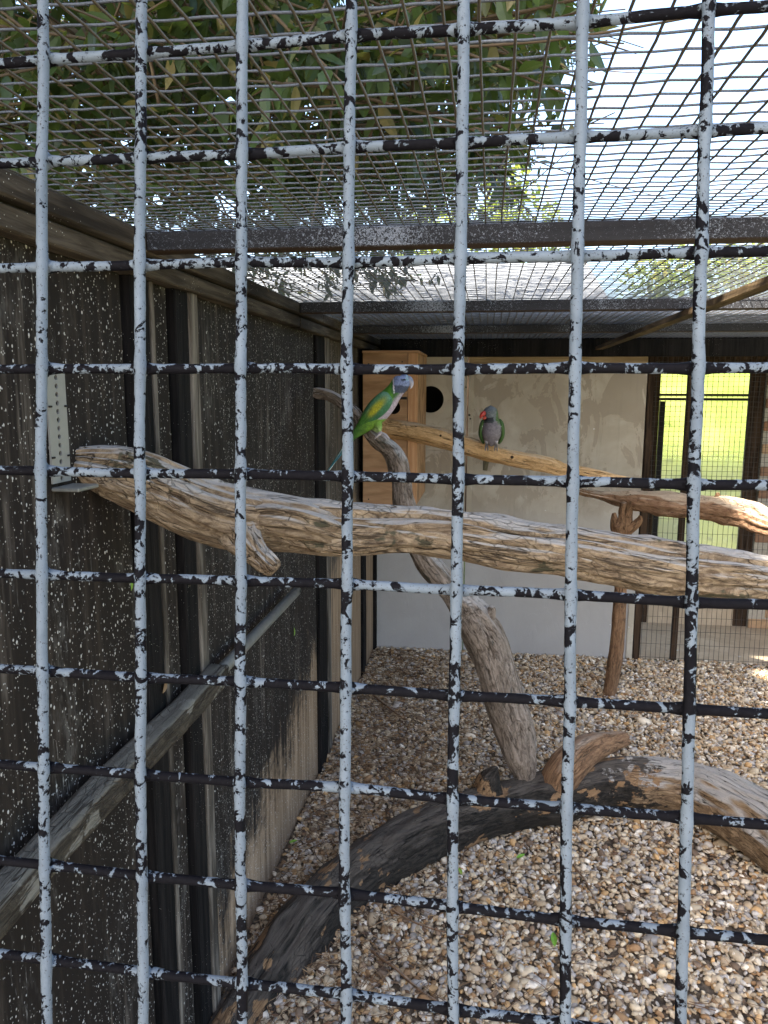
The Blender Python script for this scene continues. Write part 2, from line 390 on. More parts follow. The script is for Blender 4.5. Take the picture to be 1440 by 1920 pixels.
# ------------------------------------------------------------------ left wall
wl = thing('timber_wall', 'long black painted board wall spattered white, running back along the left side of the aviary', 'wall', (XW, 2.6, 0))
def wy(px): return atx(px, 650, XW).y
segs = [('wall_panel', 'wallA', .15, wy(232), 0.), ('post', 'black', wy(238), wy(272), .014), ('edge_strip', 'edge', wy(277), wy(284), .012),
        ('wall_panel', 'wallA', wy(284), wy(316), .0), ('post', 'black', wy(318), wy(343), .016), ('edge_strip', 'edge', wy(343), wy(357), .022),
        ('wall_panel', 'wallB', wy(357), wy(588), .0), ('post', 'black', wy(588), wy(603), .014), ('edge_strip', 'edge', wy(603), wy(610), .018),
        ('wall_panel', 'wallC', wy(610), wy(640), .004), ('post', 'black', wy(641), wy(647), .014),
        ('wall_panel', 'wallC', wy(647), wy(676), .0), ('post', 'black', wy(677), wy(683), .012), ('wall_panel', 'wallC', wy(683), YB-.01, .002)]
for nm, mt, a, b, pr in segs:
    boxo(nm, MAT[mt], wl, XW-.03, XW+pr, a, b-.003, -.01, 1.83, b=.003)
boxo('backing', MAT['black'], wl, XW-.06, XW-.034, .1, YB, -.01, 1.86)
boxo('top_plate', MAT['plate'], wl, XW-.03, XW+.034, .1, wy(545), 1.829, 1.864, b=.003)
boxo('top_plate', MAT['plate'], wl, XW-.03, XW+.036, wy(545)+.004, YB-.005, 1.826, 1.862, b=.003)
boxo('top_plate', MAT['plate'], wl, XW-.03, XW+.046, .1, wy(585), 1.869, 1.904, b=.003)
boxo('top_plate', MAT['plate'], wl, XW-.03, XW+.046, wy(585)+.004, YB-.005, 1.868, 1.903, b=.003)
# corner post at back
boxo('post', MAT['black'], wl, XW, XW+.022, YB-.05, YB-.012, 0, 1.82, b=.002)

# rail and tube along the left wall
rl = thing('wall_rail', 'lichened grey timber rail running low along the spattered left wall', 'rail', (XW+.03, 1.2, .93))
mb = MB(); zr = .935
tube(mb, [(XW+.045, y, zr+.004*math.sin(y*7), .027) for y in np.linspace(.3, 1.72, 16)], 32, 4,
     disp=lambda th, s, r, P: r*.9*(min(1/max(abs(math.cos(th)), abs(math.sin(th))), 1.30)-1.08)+.003*mn.noise(Vector((math.cos(th)*2, math.sin(th)*2, s*9)))+.002*mn.noise(Vector((math.cos(th)*9, math.sin(th)*9, s*4))), cap_in=.05)
build('pole', mb, bark('lichen_pole', (.02, .017, .012), (.085, .07, .05), (.115, .105, .085), patch=(.15, .14, .115), pt=.58), rl, True)
for y in (.75, 1.46): boxo('bracket', MAT['plate'], rl, XW+.017, XW+.05, y, y+.05, zr-.05, zr-.028)
tb = thing('metal_tube', 'thin grimy metal tube with an open end, low on the left wall', 'tube', (XW+.04, 2.1, .93))
mb = MB(); n_ = 20; P0, P1 = Vector((XW+.036, 1.70, .925)), Vector((XW+.046, 2.50, .935))
V = []; F = []
for r_, e in ((.0155, 0), (.0155, 1), (.0125, 1), (.0125, 0)):
    for k in range(n_):
        a = 2*PI*k/n_; V.append((P0 if e == 0 else P1)+Vector((math.cos(a)*r_, 0, math.sin(a)*r_)))
for q in range(3):
    for k in range(n_): F.append((q*n_+k, q*n_+(k+1) % n_, (q+1)*n_+(k+1) % n_, (q+1)*n_+k))
mb.add(V, F); build('pipe', mb, MAT['tube'], tb, True, fix=True)
mb = MB(); mb.add([P1+Vector((math.cos(2*PI*k/n_)*.0126, -.03, math.sin(2*PI*k/n_)*.0126)) for k in range(n_)], [tuple(range(n_))]); build('bore', mb, MAT['void'], tb)
mb = MB(); mb.add([P1+Vector((.0165, -.012, .002))+Vector((.004, -.010, 0))*math.cos(a)*.6+Vector((0, 0, 1))*math.sin(a)*.007 for a in np.linspace(0, 2*PI, 13)[:-1]], [tuple(range(12))]); build('drilled_hole', mb, MAT['void'], tb)

# perforated shelf bracket
br = thing('shelf_bracket', 'pale perforated metal angle bracket screwed to the left wall under the log end', 'bracket', tuple(atx(108, 905, XW)))
ya, yb2 = atx(88, 800, XW+.004).y, atx(123, 800, XW+.004).y; z1, z0 = atx(105, 700, XW+.004).z, atx(108, 905, XW+.004).z
mb = MB(); nh = 13; dz = (z1-z0)/nh
for k in range(nh): rect_hole(mb, (XW+.008, ya, z0+k*dz), (0, 1, 0), (0, 0, 1), (1, 0, 0), yb2-ya, dz, (yb2-ya)/2, dz/2, .0042, .003, 12)
build('upright_plate', mb, MAT['steel'], br, fix=True)
boxo('foot_plate', MAT['tube'], br, XW+.004, XW+.05, ya, atx(132, 905, XW).y, z0-.012, z0-.006)
for k in (3, 9):
    for s_ in (-1, 1):
        mb = MB(); mb.box(XW+.008, XW+.011, (ya if s_ < 0 else yb2-.008), (ya+.008 if s_ < 0 else yb2), z0+k*dz, z0+k*dz+.003); build('notch', mb, MAT['void'], br)

# ------------------------------------------------------------------ roof
rf = thing('mesh_roof', 'flat welded wire mesh roof of the aviary carried on dark tarred beams', 'roof', (.9, 2.5, ZB))
beams = [(1.408, .046), (2.588, .05), (3.565, .05)]
for k, (y, dp) in enumerate(beams):
    boxo('beam', MAT['beam'], rf, XW+.048, XR, y, y+dp, ZB, ZM-.004, b=.002)
boxo('beam', MAT['beam'], rf, XW+.048, XR, .34, .38, ZB+.01, ZM-.004)
boxo('back_plate', MAT['black'], rf, XW+.048, XR, YB-.06, YB-.03, 1.805, ZM-.006)
A, B = atz(1475, 515, 1.862), atz(1100, 661, 1.852)
d_ = (B-A).normalized(); sd_ = Vector((d_.y, -d_.x, 0))*.02; mb = MB()
vv = [A-sd_, A+sd_, B+sd_, B-sd_]; up = Vector((0, 0, .016)); mb.add([p-Vector((0,0,.012)) for p in vv]+[p+up*0+Vector((0,0,.006)) for p in vv], [(0, 1, 2, 3), (4, 5, 6, 7), (0, 1, 5, 4), (1, 2, 6, 5), (2, 3, 7, 6), (3, 0, 4, 7)])
build('diagonal_brace', mb, MAT['brace'], rf, fix=True)
PW = .0283
def wire_mesh(name, length, axis, rad, knots, seed):
    rr = random.Random(seed); mb = MB(); n_ = int(length/PW); V = []; F = []; pts = []
    amp = rr.uniform(.0004, .0012); ph = rr.uniform(0, 6)
    for i in range(n_+1):
        t = i*length/n_; o1 = amp*math.sin(t*3.1+ph)+rr.uniform(-.0004, .0004); o2 = (.0006 if i % 2 else -.0004)+rr.uniform(-.0003, .0003)
        pts.append((t, o1, o2, rad*rr.uniform(.92, 1.12)))
    for (t, a, b, r) in pts:
        for k in range(5):
            th = 2*PI*k/5+.3; c, s = math.cos(th)*r, math.sin(th)*r
            V.append((a+c, t, b+s) if axis == 1 else ((t, a+c, b+s) if axis == 0 else (a+c, b+s, t)))
    for i in range(n_):
        for k in range(5): F.append((i*5+k, i*5+(k+1) % 5, i*5+5+(k+1) % 5, i*5+5+k))
    mb.add(V, F); me = bpy.data.meshes.new(name); me.from_pydata(mb.v, [], mb.f); me.polygons.foreach_set('use_smooth', [True]*len(me.polygons)); return me
LM = [wire_mesh('long_wire', YB-.4, 1, .0014, 0, k) for k in range(5)]; CM = [wire_mesh('cross_wire', XR-XW-.03, 0, .00125, 0, 20+k) for k in range(5)]
for me in LM: me.materials.append(MAT['galv'])
for me in CM: me.materials.append(MAT['galv2'])
k = int((XW+.012+.0136)/.0287)
x = -.0136+.0287*k
while x < XR:
    o = bpy.data.objects.new('wire', R_.choice(LM)); COL.objects.link(o); o.parent = rf
    o.location = Vector((x+R_.gauss(0, .0005), .38, ZM)) - origin(rf); o.rotation_euler = (0, 0, R_.gauss(0, .0004)); x += .0287
cy_ = [9, 50, 84, 118, 147, 174, 197, 217.5, 237, 254.5, 270.5, 286, 300.5, 312.5, 324, 335.5, 346, 355, 363, 371, 378, 384.5, 390.5, 396, 401, 406, 410.5, 415, 419, 422.5, 426]
ys = [atz(904, q, ZM).y for q in cy_]; y = ys[0]-.034
while y > .40: ys.append(y); y -= .034
y = 1.43
while y < YB: ys.append(y); y += .0254
for y in ys:
    o = bpy.data.objects.new('wire', R_.choice(CM)); COL.objects.link(o); o.parent = rf
    o.location = Vector((XW+.02, y, ZM+.0025)) - origin(rf); o.rotation_euler = (0, 0, R_.gauss(0, .0005))

# corrugated sheet over the rear of the roof
cs = thing('corrugated_sheet', 'pale milky corrugated sheet lying over the rear of the mesh roof', 'roof sheet', (.9, 4, 1.95))
mb = MB(); V = []; F = []; nx = 340; x0_, x1_ = XW-.2, XR+.4
for j, (yy, zz) in enumerate(((3.18, 1.944), (4.55, 1.966))):
    for i in range(nx+1):
        x = x0_+(x1_-x0_)*i/nx; V.append((x, yy, zz+.006*math.sin(x*2*PI/.076)))
for i in range(nx): F.append((i, i+1, nx+2+i, nx+1+i))
nv = len(V); V += [(a, b, c+.002) for a, b, c in V]; F += [tuple(k+nv for k in f[::-1]) for f in F]
mb.add(V, F); M = NM('milky_roof_sheet', .5); n1 = M.noise(M.obj(), 5, 5, .65); cl = M.mix(M.step(n1, .35, .7), (.80, .83, .88), (.50, .51, .52)); M.color(cl)
tr = M.n('ShaderNodeBsdfTranslucent'); M.put(tr.inputs[0], cl); mx = M.n('ShaderNodeMixShader'); mx.inputs[0].default_value = .6
M.t.links.new(M.b.outputs[0], mx.inputs[1]); M.t.links.new(tr.outputs[0], mx.inputs[2]); M.t.links.new(mx.outputs[0], M.t.nodes['Material Output'].inputs[0])
build('sheet', mb, M.m, cs, True)
bd = thing('roof_board', 'dark brown board roof covering over the far wall and next compartment', 'roof board', (.9, 5, 1.95))
for k in range(7): boxo('board', MAT['black'], bd, x0_, x1_, 4.56+k*.16, 4.56+k*.16+.156, 1.945, 1.965)

# ------------------------------------------------------------------ back wall
bw = thing('back_wall', 'cream and grey painted plywood wall at the far end of the aviary with a round hole', 'wall', (.1, YB, 0))
def bx_(px, py=900): return aty(px, py, YB)
xs1 = bx_(877, 750).x; xs2 = bx_(1203, 900).x; zt = bx_(800, 668).z; hc = bx_(807, 749); zs = .0
mb = MB(); lo = hc.z-.30; rect_hole(mb, (XW+.02, YB, lo), (1, 0, 0), (0, 0, 1), (0, -1, 0), xs1-.004-XW-.02, zt-lo, hc.x-XW-.02, hc.z-lo, .079, .018, 48)
build('wall_panel', mb, MAT['plaster2'], bw, fix=True)
mb = MB(); mb.box(XW+.02, xs1-.004, YB, YB+.018, .0, lo-.002); build('wall_panel', mb, MAT['plaster'], bw, fix=True)
boxo('wall_panel', MAT['plaster'], bw, xs1+.003, xs2, YB+.002, YB+.02, .0, zt-.065)
boxo('seam_batten', MAT['plaster2'], bw, xs1+.004, xs1+.034, YB-.008, YB+.0015, .6, zt-.07)
boxo('header', MAT['tanstrip'], bw, xs1+.003, xs2-.002, YB-.006, YB+.018, zt-.062, zt-.004)
boxo('wall_head', MAT['black'], bw, XW, XR, YB+.004, YB+.03, zt-.001, 1.94)
boxo('edge_post', MAT['plaster2'], bw, xs2-.035, xs2+.001, YB-.006, YB+.001, .0, .42)
# dark nesting chamber behind the hole
mb = MB(); n_ = 40
V = [hc+Vector((math.cos(2*PI*k/n_)*rr, dy, math.sin(2*PI*k/n_)*rr)) for dy, rr in ((.019, .0795), (.02, .14), (.30, .14)) for k in range(n_)]
F = [(q*n_+k, q*n_+(k+1) % n_, (q+1)*n_+(k+1) % n_, (q+1)*n_+k) for q in range(2) for k in range(n_)]+[tuple(2*n_+k for k in range(n_))]
mb.add(V, F); build('hole_chamber', mb, MAT['void'], bw)
for px_, py_, r in ((880, 778, .007), (882, 785, .005), (874, 726, .005), (836, 700, .004)):
    p = bx_(px_, py_); mb = MB(); mb.add([(p.x+math.cos(a)*r, YB-.0095, p.z+math.sin(a)*r) for a in np.linspace(0, 2*PI, 9)[:-1]], [tuple(range(8))]); build('knot', mb, MAT['void'], bw)

# nest box
yb = 4.02; xa, xb = XW+.03, aty(782, 800, yb).x; za, zb = aty(720, 947, yb).z, aty(720, 662, yb).z
nb = thing('nest_box', 'tall orange plywood nest box with round entrance in the far left corner', 'nest box', (xa+.16, yb, za))
xh = aty(738, 764, yb)
mb = MB(); xbb = aty(764, 800, yb).x; rect_hole(mb, (xa, yb, za), (1, 0, 0), (0, 0, 1), (0, -1, 0), xbb-xa-.001, zb-za, xh.x-xa, xh.z-za, .035, .014, 32)
build('front_panel', mb, MAT['ply'], nb, fix=True)
boxo('corner_batten', MAT['batten'], nb, xbb+.001, xb, yb-.005, yb+.03, za, zb)
boxo('side_panel', MAT['ply'], nb, xb-.014, xb-.001, yb+.031, YB-.012, za, zb)
boxo('lid', MAT['ply'], nb, xa-.003, xb+.006, yb-.01, YB-.012, zb+.001, zb+.013)
boxo('floor_board', MAT['ply'], nb, xa, xb-.016, yb+.015, YB-.012, za+.002, za+.014)
boxo('dark_infill', MAT['void'], nb, xa+.002, xb-.018, yb+.10, YB-.015, za+.02, zb-.01)  # near-black block stands in for the shade inside the box
for sx_, sz_ in ((.03, .03), (.03, .4), (.03, .74), (xbb-xa-.03, .03), (xbb-xa-.03, .38), (xbb-xa-.03, .75)):
    mb = MB(); mb.add([(xa+sx_+math.cos(a)*.004, yb-.0012, za+sz_+math.sin(a)*.004) for a in np.linspace(0, 2*PI, 9)[:-1]], [tuple(range(8))]); build('screw', mb, MAT['rust'], nb)
boxo('slot', MAT['void'], nb, aty(748, 746, yb).x, aty(763, 746, yb).x, yb-.0025, yb+.0, aty(750, 749, yb).z, aty(750, 744, yb).z)

# ------------------------------------------------------------------ screen to the next compartment
sc = thing('mesh_screen', 'upright wire mesh screen with dark brown posts right of the cream back panel', 'screen', (1.6, YB, 0))
zt2 = 1.83
xp = bx_(1279).x
boxo('post', MAT['brown'], sc, xs2+.006, xs2+.045, YB-.004, YB+.03, 0, zt2)
boxo('post', MAT['brown'], sc, xp, xp+.034, YB+.002, YB+.032, 0, zt2)
boxo('top_rail', MAT['brown'], sc, xs2+.046, XR, YB-.003, YB+.003, zt2-.04, zt2)
SM = [wire_mesh('screen_wire', zt2, 2, .0014, 0, 40+k) for k in range(4)]; SH = [wire_mesh('screen_cross_wire', XR-xs2-.04, 0, .0011, 0, 50+k) for k in range(4)]
for me in SM+SH: me.materials.append(MAT['rust'])
x = xs2+.05
while x < XR:
    o = bpy.data.objects.new('wire', R_.choice(SM)); COL.objects.link(o); o.parent = sc; o.location = Vector((x, YB-.006, 0))-origin(sc); x += PW*R_.uniform(.96, 1.04)
z = .03
while z < zt2-.02:
    o = bpy.data.objects.new('wire', R_.choice(SH)); COL.objects.link(o); o.parent = sc; o.location = Vector((xs2+.04, YB-.0085, z))-origin(sc); z += PW*R_.uniform(.98, 1.02)*(1 if z > .9 else 3)

# far wall of the next compartment, with glazed door opening
YF = 5.42
def fx(px, py): return aty(px, py, YF)
fw = thing('far_wall', 'dark brown timber wall with a glazed opening onto bright grass behind the mesh screen', 'wall', (1.5, YF, 0))
ox0, ox1 = fx(1228, 900).x, fx(1394, 900).x; oz1, oz0 = fx(1300, 690).z, fx(1300, 1128).z
boxo('wall_board', MAT['brown'], fw, .9, ox0, YF, YF+.04, 0, 2.0)
boxo('wall_board', MAT['brown'], fw, ox1, ox1+.09, YF, YF+.04, 0, 2.0)
boxo('wall_board', MAT['brown'], fw, ox0+.001, ox1-.001, YF, YF+.04, oz1, 2.0)
boxo('kick_board', MAT['conc'], fw, ox0+.001, ox1-.001, YF, YF+.04, .0, oz0)
zb1 = fx(1300, 741).z
boxo('glazing_bar', MAT['void'], fw, ox0, ox1, YF+.003, YF+.03, zb1-.006, zb1+.010)
boxo('glazing_bar', MAT['void'], fw, ox0, ox1, YF+.003, YF+.03, zb1-.036, zb1-.018)
boxo('glazing_bar', MAT['brown'], fw, ox0, ox1, YF+.003, YF+.03, fx(1300, 950).z-.03, fx(1300, 950).z+.02)
boxo('jamb', MAT['void'], fw, ox0, ox0+.035, YF-.01, YF+.0, oz0, zb1-.04)
M = NM('dirty_glass', .15); tr = M.n('ShaderNodeBsdfTransparent'); df = M.n('ShaderNodeBsdfDiffuse'); df.inputs[0].default_value = (.62, .58, .42, 1)
tl = M.n('ShaderNodeBsdfTranslucent'); tl.inputs[0].default_value = (.7, .68, .5, 1); ad = M.n('ShaderNodeMixShader'); M.t.links.new(df.outputs[0], ad.inputs[1]); M.t.links.new(tl.outputs[0], ad.inputs[2])
mx = M.n('ShaderNodeMixShader'); zz = M.xyz(M.obj())[2]; gr = M.math('ADD', M.step(zz, 1.35, 1.02, .04, .55), M.math('MULTIPLY', M.step(M.noise(M.obj(), 14, 5, .7), .5, .8), .25))
M.put(mx.inputs[0], gr); M.t.links.new(tr.outputs[0], mx.inputs[1]); M.t.links.new(ad.outputs[0], mx.inputs[2]); M.t.links.new(mx.outputs[0], M.t.nodes['Material Output'].inputs[0])
boxo('pane', M.m, fw, ox0, ox1, YF+.012, YF+.015, oz0, zb1-.04)
# brick pier at the right, each brick its own part
bp = thing('brick_pier', 'brown brick pier seen through the mesh screen at the right edge', 'brick pier', (2.1, YF, 0))
brk = [plain('brick_%s' % n__, c, .9, 0, 40, .35, .6, .003) for n__, c in (('red', (.26, .13, .07)), ('brown', (.20, .11, .065)), ('buff', (.33, .21, .12)))]
me0 = {}
bx0 = ox1+.095
boxo('mortar', plain('grey_mortar', (.30, .27, .22), .95, 0, 60), bp, bx0, bx0+.9, YF-.02, YF+.08, 0, 2.0)
for k in range(3):
    mb = MB(); mb.box(-.1, .1, -.01, .05, -.0315, .0315, b=.004); q = build('brick', mb, brk[k], None, fix=True); me0[k] = q.data; bpy.data.objects.remove(q)
for r in range(26):
    for c in range(4):
        o = bpy.data.objects.new('brick', me0[R_.randrange(3)]); COL.objects.link(o); o.parent = bp
        o.location = Vector((bx0+.1+c*.212+(.106 if r % 2 else 0), YF-.022+R_.uniform(-.002, .002), .035+r*.075))-origin(bp)
# side wall of next compartment behind cream panels and right wall of aviary (mostly out of view)
sw = thing('side_board', 'low tan board wall at the right beyond the mesh screen', 'wall', (2.3, 5, 0))
boxo('board', MAT['conc'], sw, XR+.02, XR+.05, YB, YF-.03, 0, .95)

# roof covering of next compartment is the sheet above; hedge and trees follow later
# ------------------------------------------------------------------ logs
def wood_disp(a1, a2, seed=0., grooves=()):
    def f(th, s, r, P):
        c, q = math.cos(th), math.sin(th)
        d = a1*mn.fractal(Vector((c*1.3+seed, q*1.3, s*5)), 1., 2., 3)+a2*mn.fractal(Vector((c*4+seed, q*4, s*7)), 1., 2., 3)
        for (g0, wd, dp, w1) in grooves:
            gg = g0+w1*mn.noise(Vector((s*4, seed, g0))); x = (th-gg+PI) % (2*PI)-PI
            d -= dp*math.exp(-(x/wd)**2)
        d += .12*r*max(0., mn.noise(Vector((c*2+5, q*2, s*9+seed)))-.25)
        return d
    return f
bk_tan = bark('tan_weathered_wood', (.10, .065, .04), (.35, .262, .17), (.27, .25, .225), gz=.50, patch=(.05, .045, .028), pt=.61)
bk_grey = bark('grey_weathered_wood', (.085, .062, .045), (.31, .25, .20), (.29, .265, .24), gz=.5, patch=(.06, .055, .045), pt=.64)
bk_dark = bark('dark_damp_bark', (.007, .006, .0045), (.042, .034, .026), (.065, .053, .042), crack=(.006, .005, .004), gz=.62, patch=(.17, .10, .05), pt=.565, xmix=(.95, (.10, .06, .032), (.28, .19, .11), (.26, .235, .205)))
bk_pale = bark('orange_split_wood', (.44, .26, .11), (.66, .42, .21), (.52, .39, .25), gz=.8, patch=(.30, .17, .07), pt=.63)
bk_rust = bark('reddish_bark', (.11, .058, .03), (.26, .15, .08), (.24, .18, .13), gz=.85)

L = [(116, 868, 6, 1.205), (126, 867, 14, 1.21), (148, 868, 29, 1.22), (200, 882, 46, 1.25), (250, 898, 53, 1.28), (300, 918, 57, 1.31), (350, 941, 60, 1.335), (400, 958, 62, 1.36), (450, 970, 60, 1.38),
     (500, 976, 54, 1.40), (560, 985, 49, 1.42), (640, 993, 48, 1.45), (760, 993, 43, 1.50), (860, 1003, 46, 1.53), (960, 1019, 50, 1.56), (1060, 1031, 47, 1.60), (1150, 1049, 49, 1.63), (1280, 1069, 49, 1.67), (1440, 1084, 40, 1.72), (1640, 1112, 38, 1.80), (1900, 1150, 36, 1.9)]
lg = thing('perch_log', 'thick horizontal weathered log spanning the whole aviary from the perforated bracket to the right edge', 'log', tuple(aty(400, 958, 1.36)))
mb = MB(); tube(mb, pxpath(L), 110, 16, disp=wood_disp(.007, .005, 1., ((.95, .05, .010, .35), (1.55, .04, .006, .5), (2.3, .05, .008, .5), (-1., .05, .008, .4), (-1.8, .05, .008, .5))), cap_in=.8)
build('trunk', mb, bk_tan, lg, True)
mb = MB(); tube(mb, pxpath([(425, 960, 36, 1.37), (448, 992, 37, 1.35), (468, 1018, 28, 1.33), (486, 1038, 20, 1.32), (503, 1055, 17, 1.31), (514, 1066, 13, 1.31), (518, 1070, 8, 1.31)]), 48, 14, disp=wood_disp(.007, .008, 3., ((.9, .08, .004, .5),)), cap_in=.1)
build('stub', mb, bk_tan, lg, True)
mb = MB(); tube(mb, pxpath([(470, 968, 30, 1.385), (505, 966, 38, 1.375), (540, 970, 38, 1.38), (580, 980, 36, 1.395), (630, 992, 30, 1.43), (670, 996, 20, 1.47)]), 48, 12, disp=wood_disp(.006, .008, 13., ((.2, .08, .006, .5),)), cap_in=.3)
build('burl', mb, bk_tan, lg, True)

D = [(400, 2010, 60, 1.58), (430, 1960, 62, 1.65), (495, 1860, 66, 1.83), (560, 1760, 64, 2.0), (620, 1690, 60, 2.16), (700, 1622, 57, 2.33), (800, 1565, 54, 2.49), (880, 1534, 50, 2.60), (960, 1508, 50, 2.70), (1050, 1490, 52, 2.78), (1130, 1468, 46, 2.84),
     (1200, 1466, 48, 2.86), (1290, 1478, 52, 2.84), (1360, 1508, 60, 2.74), (1440, 1556, 64, 2.6), (1540, 1640, 66, 2.42), (1640, 1740, 70, 2.25)]
dl = thing('fallen_log', 'dark curved trunk lying across the gravel, its right end tan and barked', 'log', tuple(aty(700, 1670, 2.33)))
Dm = pxpath(D)
mb = MB(); tube(mb, [(*p[:3], p[3]*.93) for p in Dm], 80, 16, disp=wood_disp(.011, .007, 9., ((.4, .1, .008, .6), (2.4, .08, .007, .6))), cap_in=.3)
build('trunk', mb, bk_dark, dl, True)
mb = MB(); tube(mb, pxpath([(1035, 1500, 30, 2.76), (1052, 1455, 35, 2.76), (1078, 1424, 33, 2.80), (1110, 1402, 26, 2.86), (1145, 1390, 18, 2.92), (1172, 1384, 13, 2.97)]), 40, 12, disp=wood_disp(.005, .004, 6.), cap_in=.3)
build('side_stub', mb, bk_rust, dl, True)
mb = MB(); tube(mb, pxpath([(915, 1482, 30, 2.66), (920, 1462, 22, 2.66), (928, 1446, 10, 2.66), (932, 1440, 4, 2.66)]), 24, 8, disp=wood_disp(.010, .008, 8.), cap_in=.5)
build('knob', mb, bk_dark, dl, True)

U = [(986, 1476, 10, 2.76), (986, 1464, 16, 2.75), (978, 1425, 30, 2.75), (958, 1350, 37, 2.74), (932, 1262, 37, 2.73), (914, 1205, 38, 2.73), (893, 1166, 37, 2.72), (870, 1134, 30, 2.715), (846, 1108, 23, 2.71), (818, 1075, 23, 2.70), (790, 1037, 21, 2.70), (770, 985, 22, 2.70), (758, 940, 20, 2.70),
     (752, 890, 17, 2.70), (744, 862, 17, 2.70), (731, 843, 15, 2.70), (712, 827, 13, 2.69), (694, 811, 11, 2.70), (680, 792, 9, 2.71), (667, 774, 9, 2.71), (652, 763, 10, 2.72), (630, 746, 10, 2.73), (612, 738, 9, 2.74), (596, 736, 10, 2.75), (588, 735, 8, 2.75)]
ub = thing('perch_branch', 'crooked upright grey branch rising from the fallen trunk, the green parakeet perched at its bend', 'branch', tuple(aty(985, 1470, 2.75)))
mb = MB(); tube(mb, pxpath(U), 40, 9, disp=wood_disp(.007, .006, 12., ((-1.2, .12, .005, .5), (.6, .1, .004, .8))), cap_in=.2)
build('limb', mb, bk_grey, ub, True)
mb = MB(); tube(mb, pxpath([(900, 1180, 26, 2.72), (913, 1160, 16, 2.71), (921, 1146, 10, 2.705), (922, 1137, 5, 2.70)]), 20, 6, disp=wood_disp(.001, .001, 2.)); build('spur', mb, bk_grey, ub, True)
mb = MB(); tube(mb, pxpath([(690, 812, 9, 2.72), (704, 832, 9, 2.72), (722, 846, 9, 2.72), (732, 870, 7, 2.72), (736, 900, 5, 2.72)]), 20, 6, disp=wood_disp(.002, .002, 22.)); build('limb', mb, bk_grey, ub, True)

p1 = thing('perch_beam', 'pale orange split branch running from the nest box across the cream wall, grey parakeet on it', 'perch', tuple(aty(900, 840, 4.0)))
mb = MB(); tube(mb, pxpath([(700, 796, 15, 4.0), (725, 801, 16, 4.0), (785, 812, 17, 3.99), (845, 827, 17.5, 3.98), (920, 849, 15.5, 3.97), (980, 863, 14.5, 3.97), (1030, 873, 14, 3.97), (1060, 882, 12, 3.98), (1110, 889, 10, 3.99), (1150, 895, 6, 4.0), (1185, 900, 3.5, 4.0)]), 36, 10, disp=wood_disp(.007, .004, 31.), cap_in=.05)
build('limb', mb, bk_pale, p1, True)
for px_, py_, r in ((826, 817, 2.5), (960, 857, 4.5)):
    mb = MB(); tube(mb, pxpath([(px_, py_, r, 3.945), (px_, py_, r*.6, 3.925)]), 12, 1); build('knot', mb, MAT['brown'], p1, True)
p2 = thing('perch_limb', 'knobbly reddish log at the right whose end catches the sun, resting on the forked stake', 'log', tuple(aty(1250, 945, 3.95)))
mb = MB(); tube(mb, pxpath([(1084, 920, 5, 4.12), (1110, 926, 7, 4.1), (1150, 933, 10, 4.06), (1190, 938, 17, 4.02), (1240, 944, 22, 3.95), (1290, 950, 22, 3.88), (1345, 955, 26, 3.8), (1400, 965, 25, 3.72), (1440, 982, 20, 3.65), (1520, 1005, 19, 3.5)]), 48, 14, disp=wood_disp(.013, .009, 41.), cap_in=.2)
build('limb', mb, bark('rosy_wood', (.17, .09, .05), (.34, .21, .125), (.36, .28, .20), gz=.45), p2, True)
mb = MB(); tube(mb, pxpath([(1340, 945, 10, 3.8), (1345, 932, 6, 3.8), (1346, 924, 3, 3.8)]), 12, 4); build('spur', mb, bk_rust, p2, True)
fs = thing('forked_stake', 'reddish forked stake standing in the gravel and holding up the knobbly log', 'stake', tuple(atz(1142, 1305, 0)))
mb = MB(); tube(mb, pxpath([(1136, 1325, 12, 4.04), (1145, 1290, 12, 4.04), (1154, 1230, 13, 4.04), (1160, 1170, 12, 4.04), (1163, 1110, 11, 4.04), (1166, 1060, 11, 4.04), (1170, 1010, 12, 4.04), (1172, 985, 13, 4.03), (1178, 960, 8, 4.02), (1182, 938, 6, 4.0)]), 24, 8, disp=wood_disp(.004, .003, 51., ((-PI/2, .2, .004, .4),)), cap_in=.2)
build('pole', mb, bk_rust, fs, True)
for pts in ([(1164, 1008, 11, 4.03), (1156, 990, 9, 4.02), (1153, 975, 6, 4.01), (1151, 962, 2, 4.0)], [(1158, 990, 8, 4.0), (1165, 978, 5, 3.99), (1164, 966, 2, 3.99)], [(1172, 995, 10, 4.03), (1186, 988, 8, 4.01), (1198, 976, 6, 4.0), (1201, 967, 2, 4.0)], [(1170, 990, 8, 4.02), (1166, 962, 6, 4.0), (1170, 944, 5, 3.98)]):
    mb = MB(); tube(mb, pxpath(pts), 14, 6, disp=wood_disp(.006, .007, 55.+pts[0][0]*.1), cap_in=.1); build('fork', mb, bk_rust, fs, True)

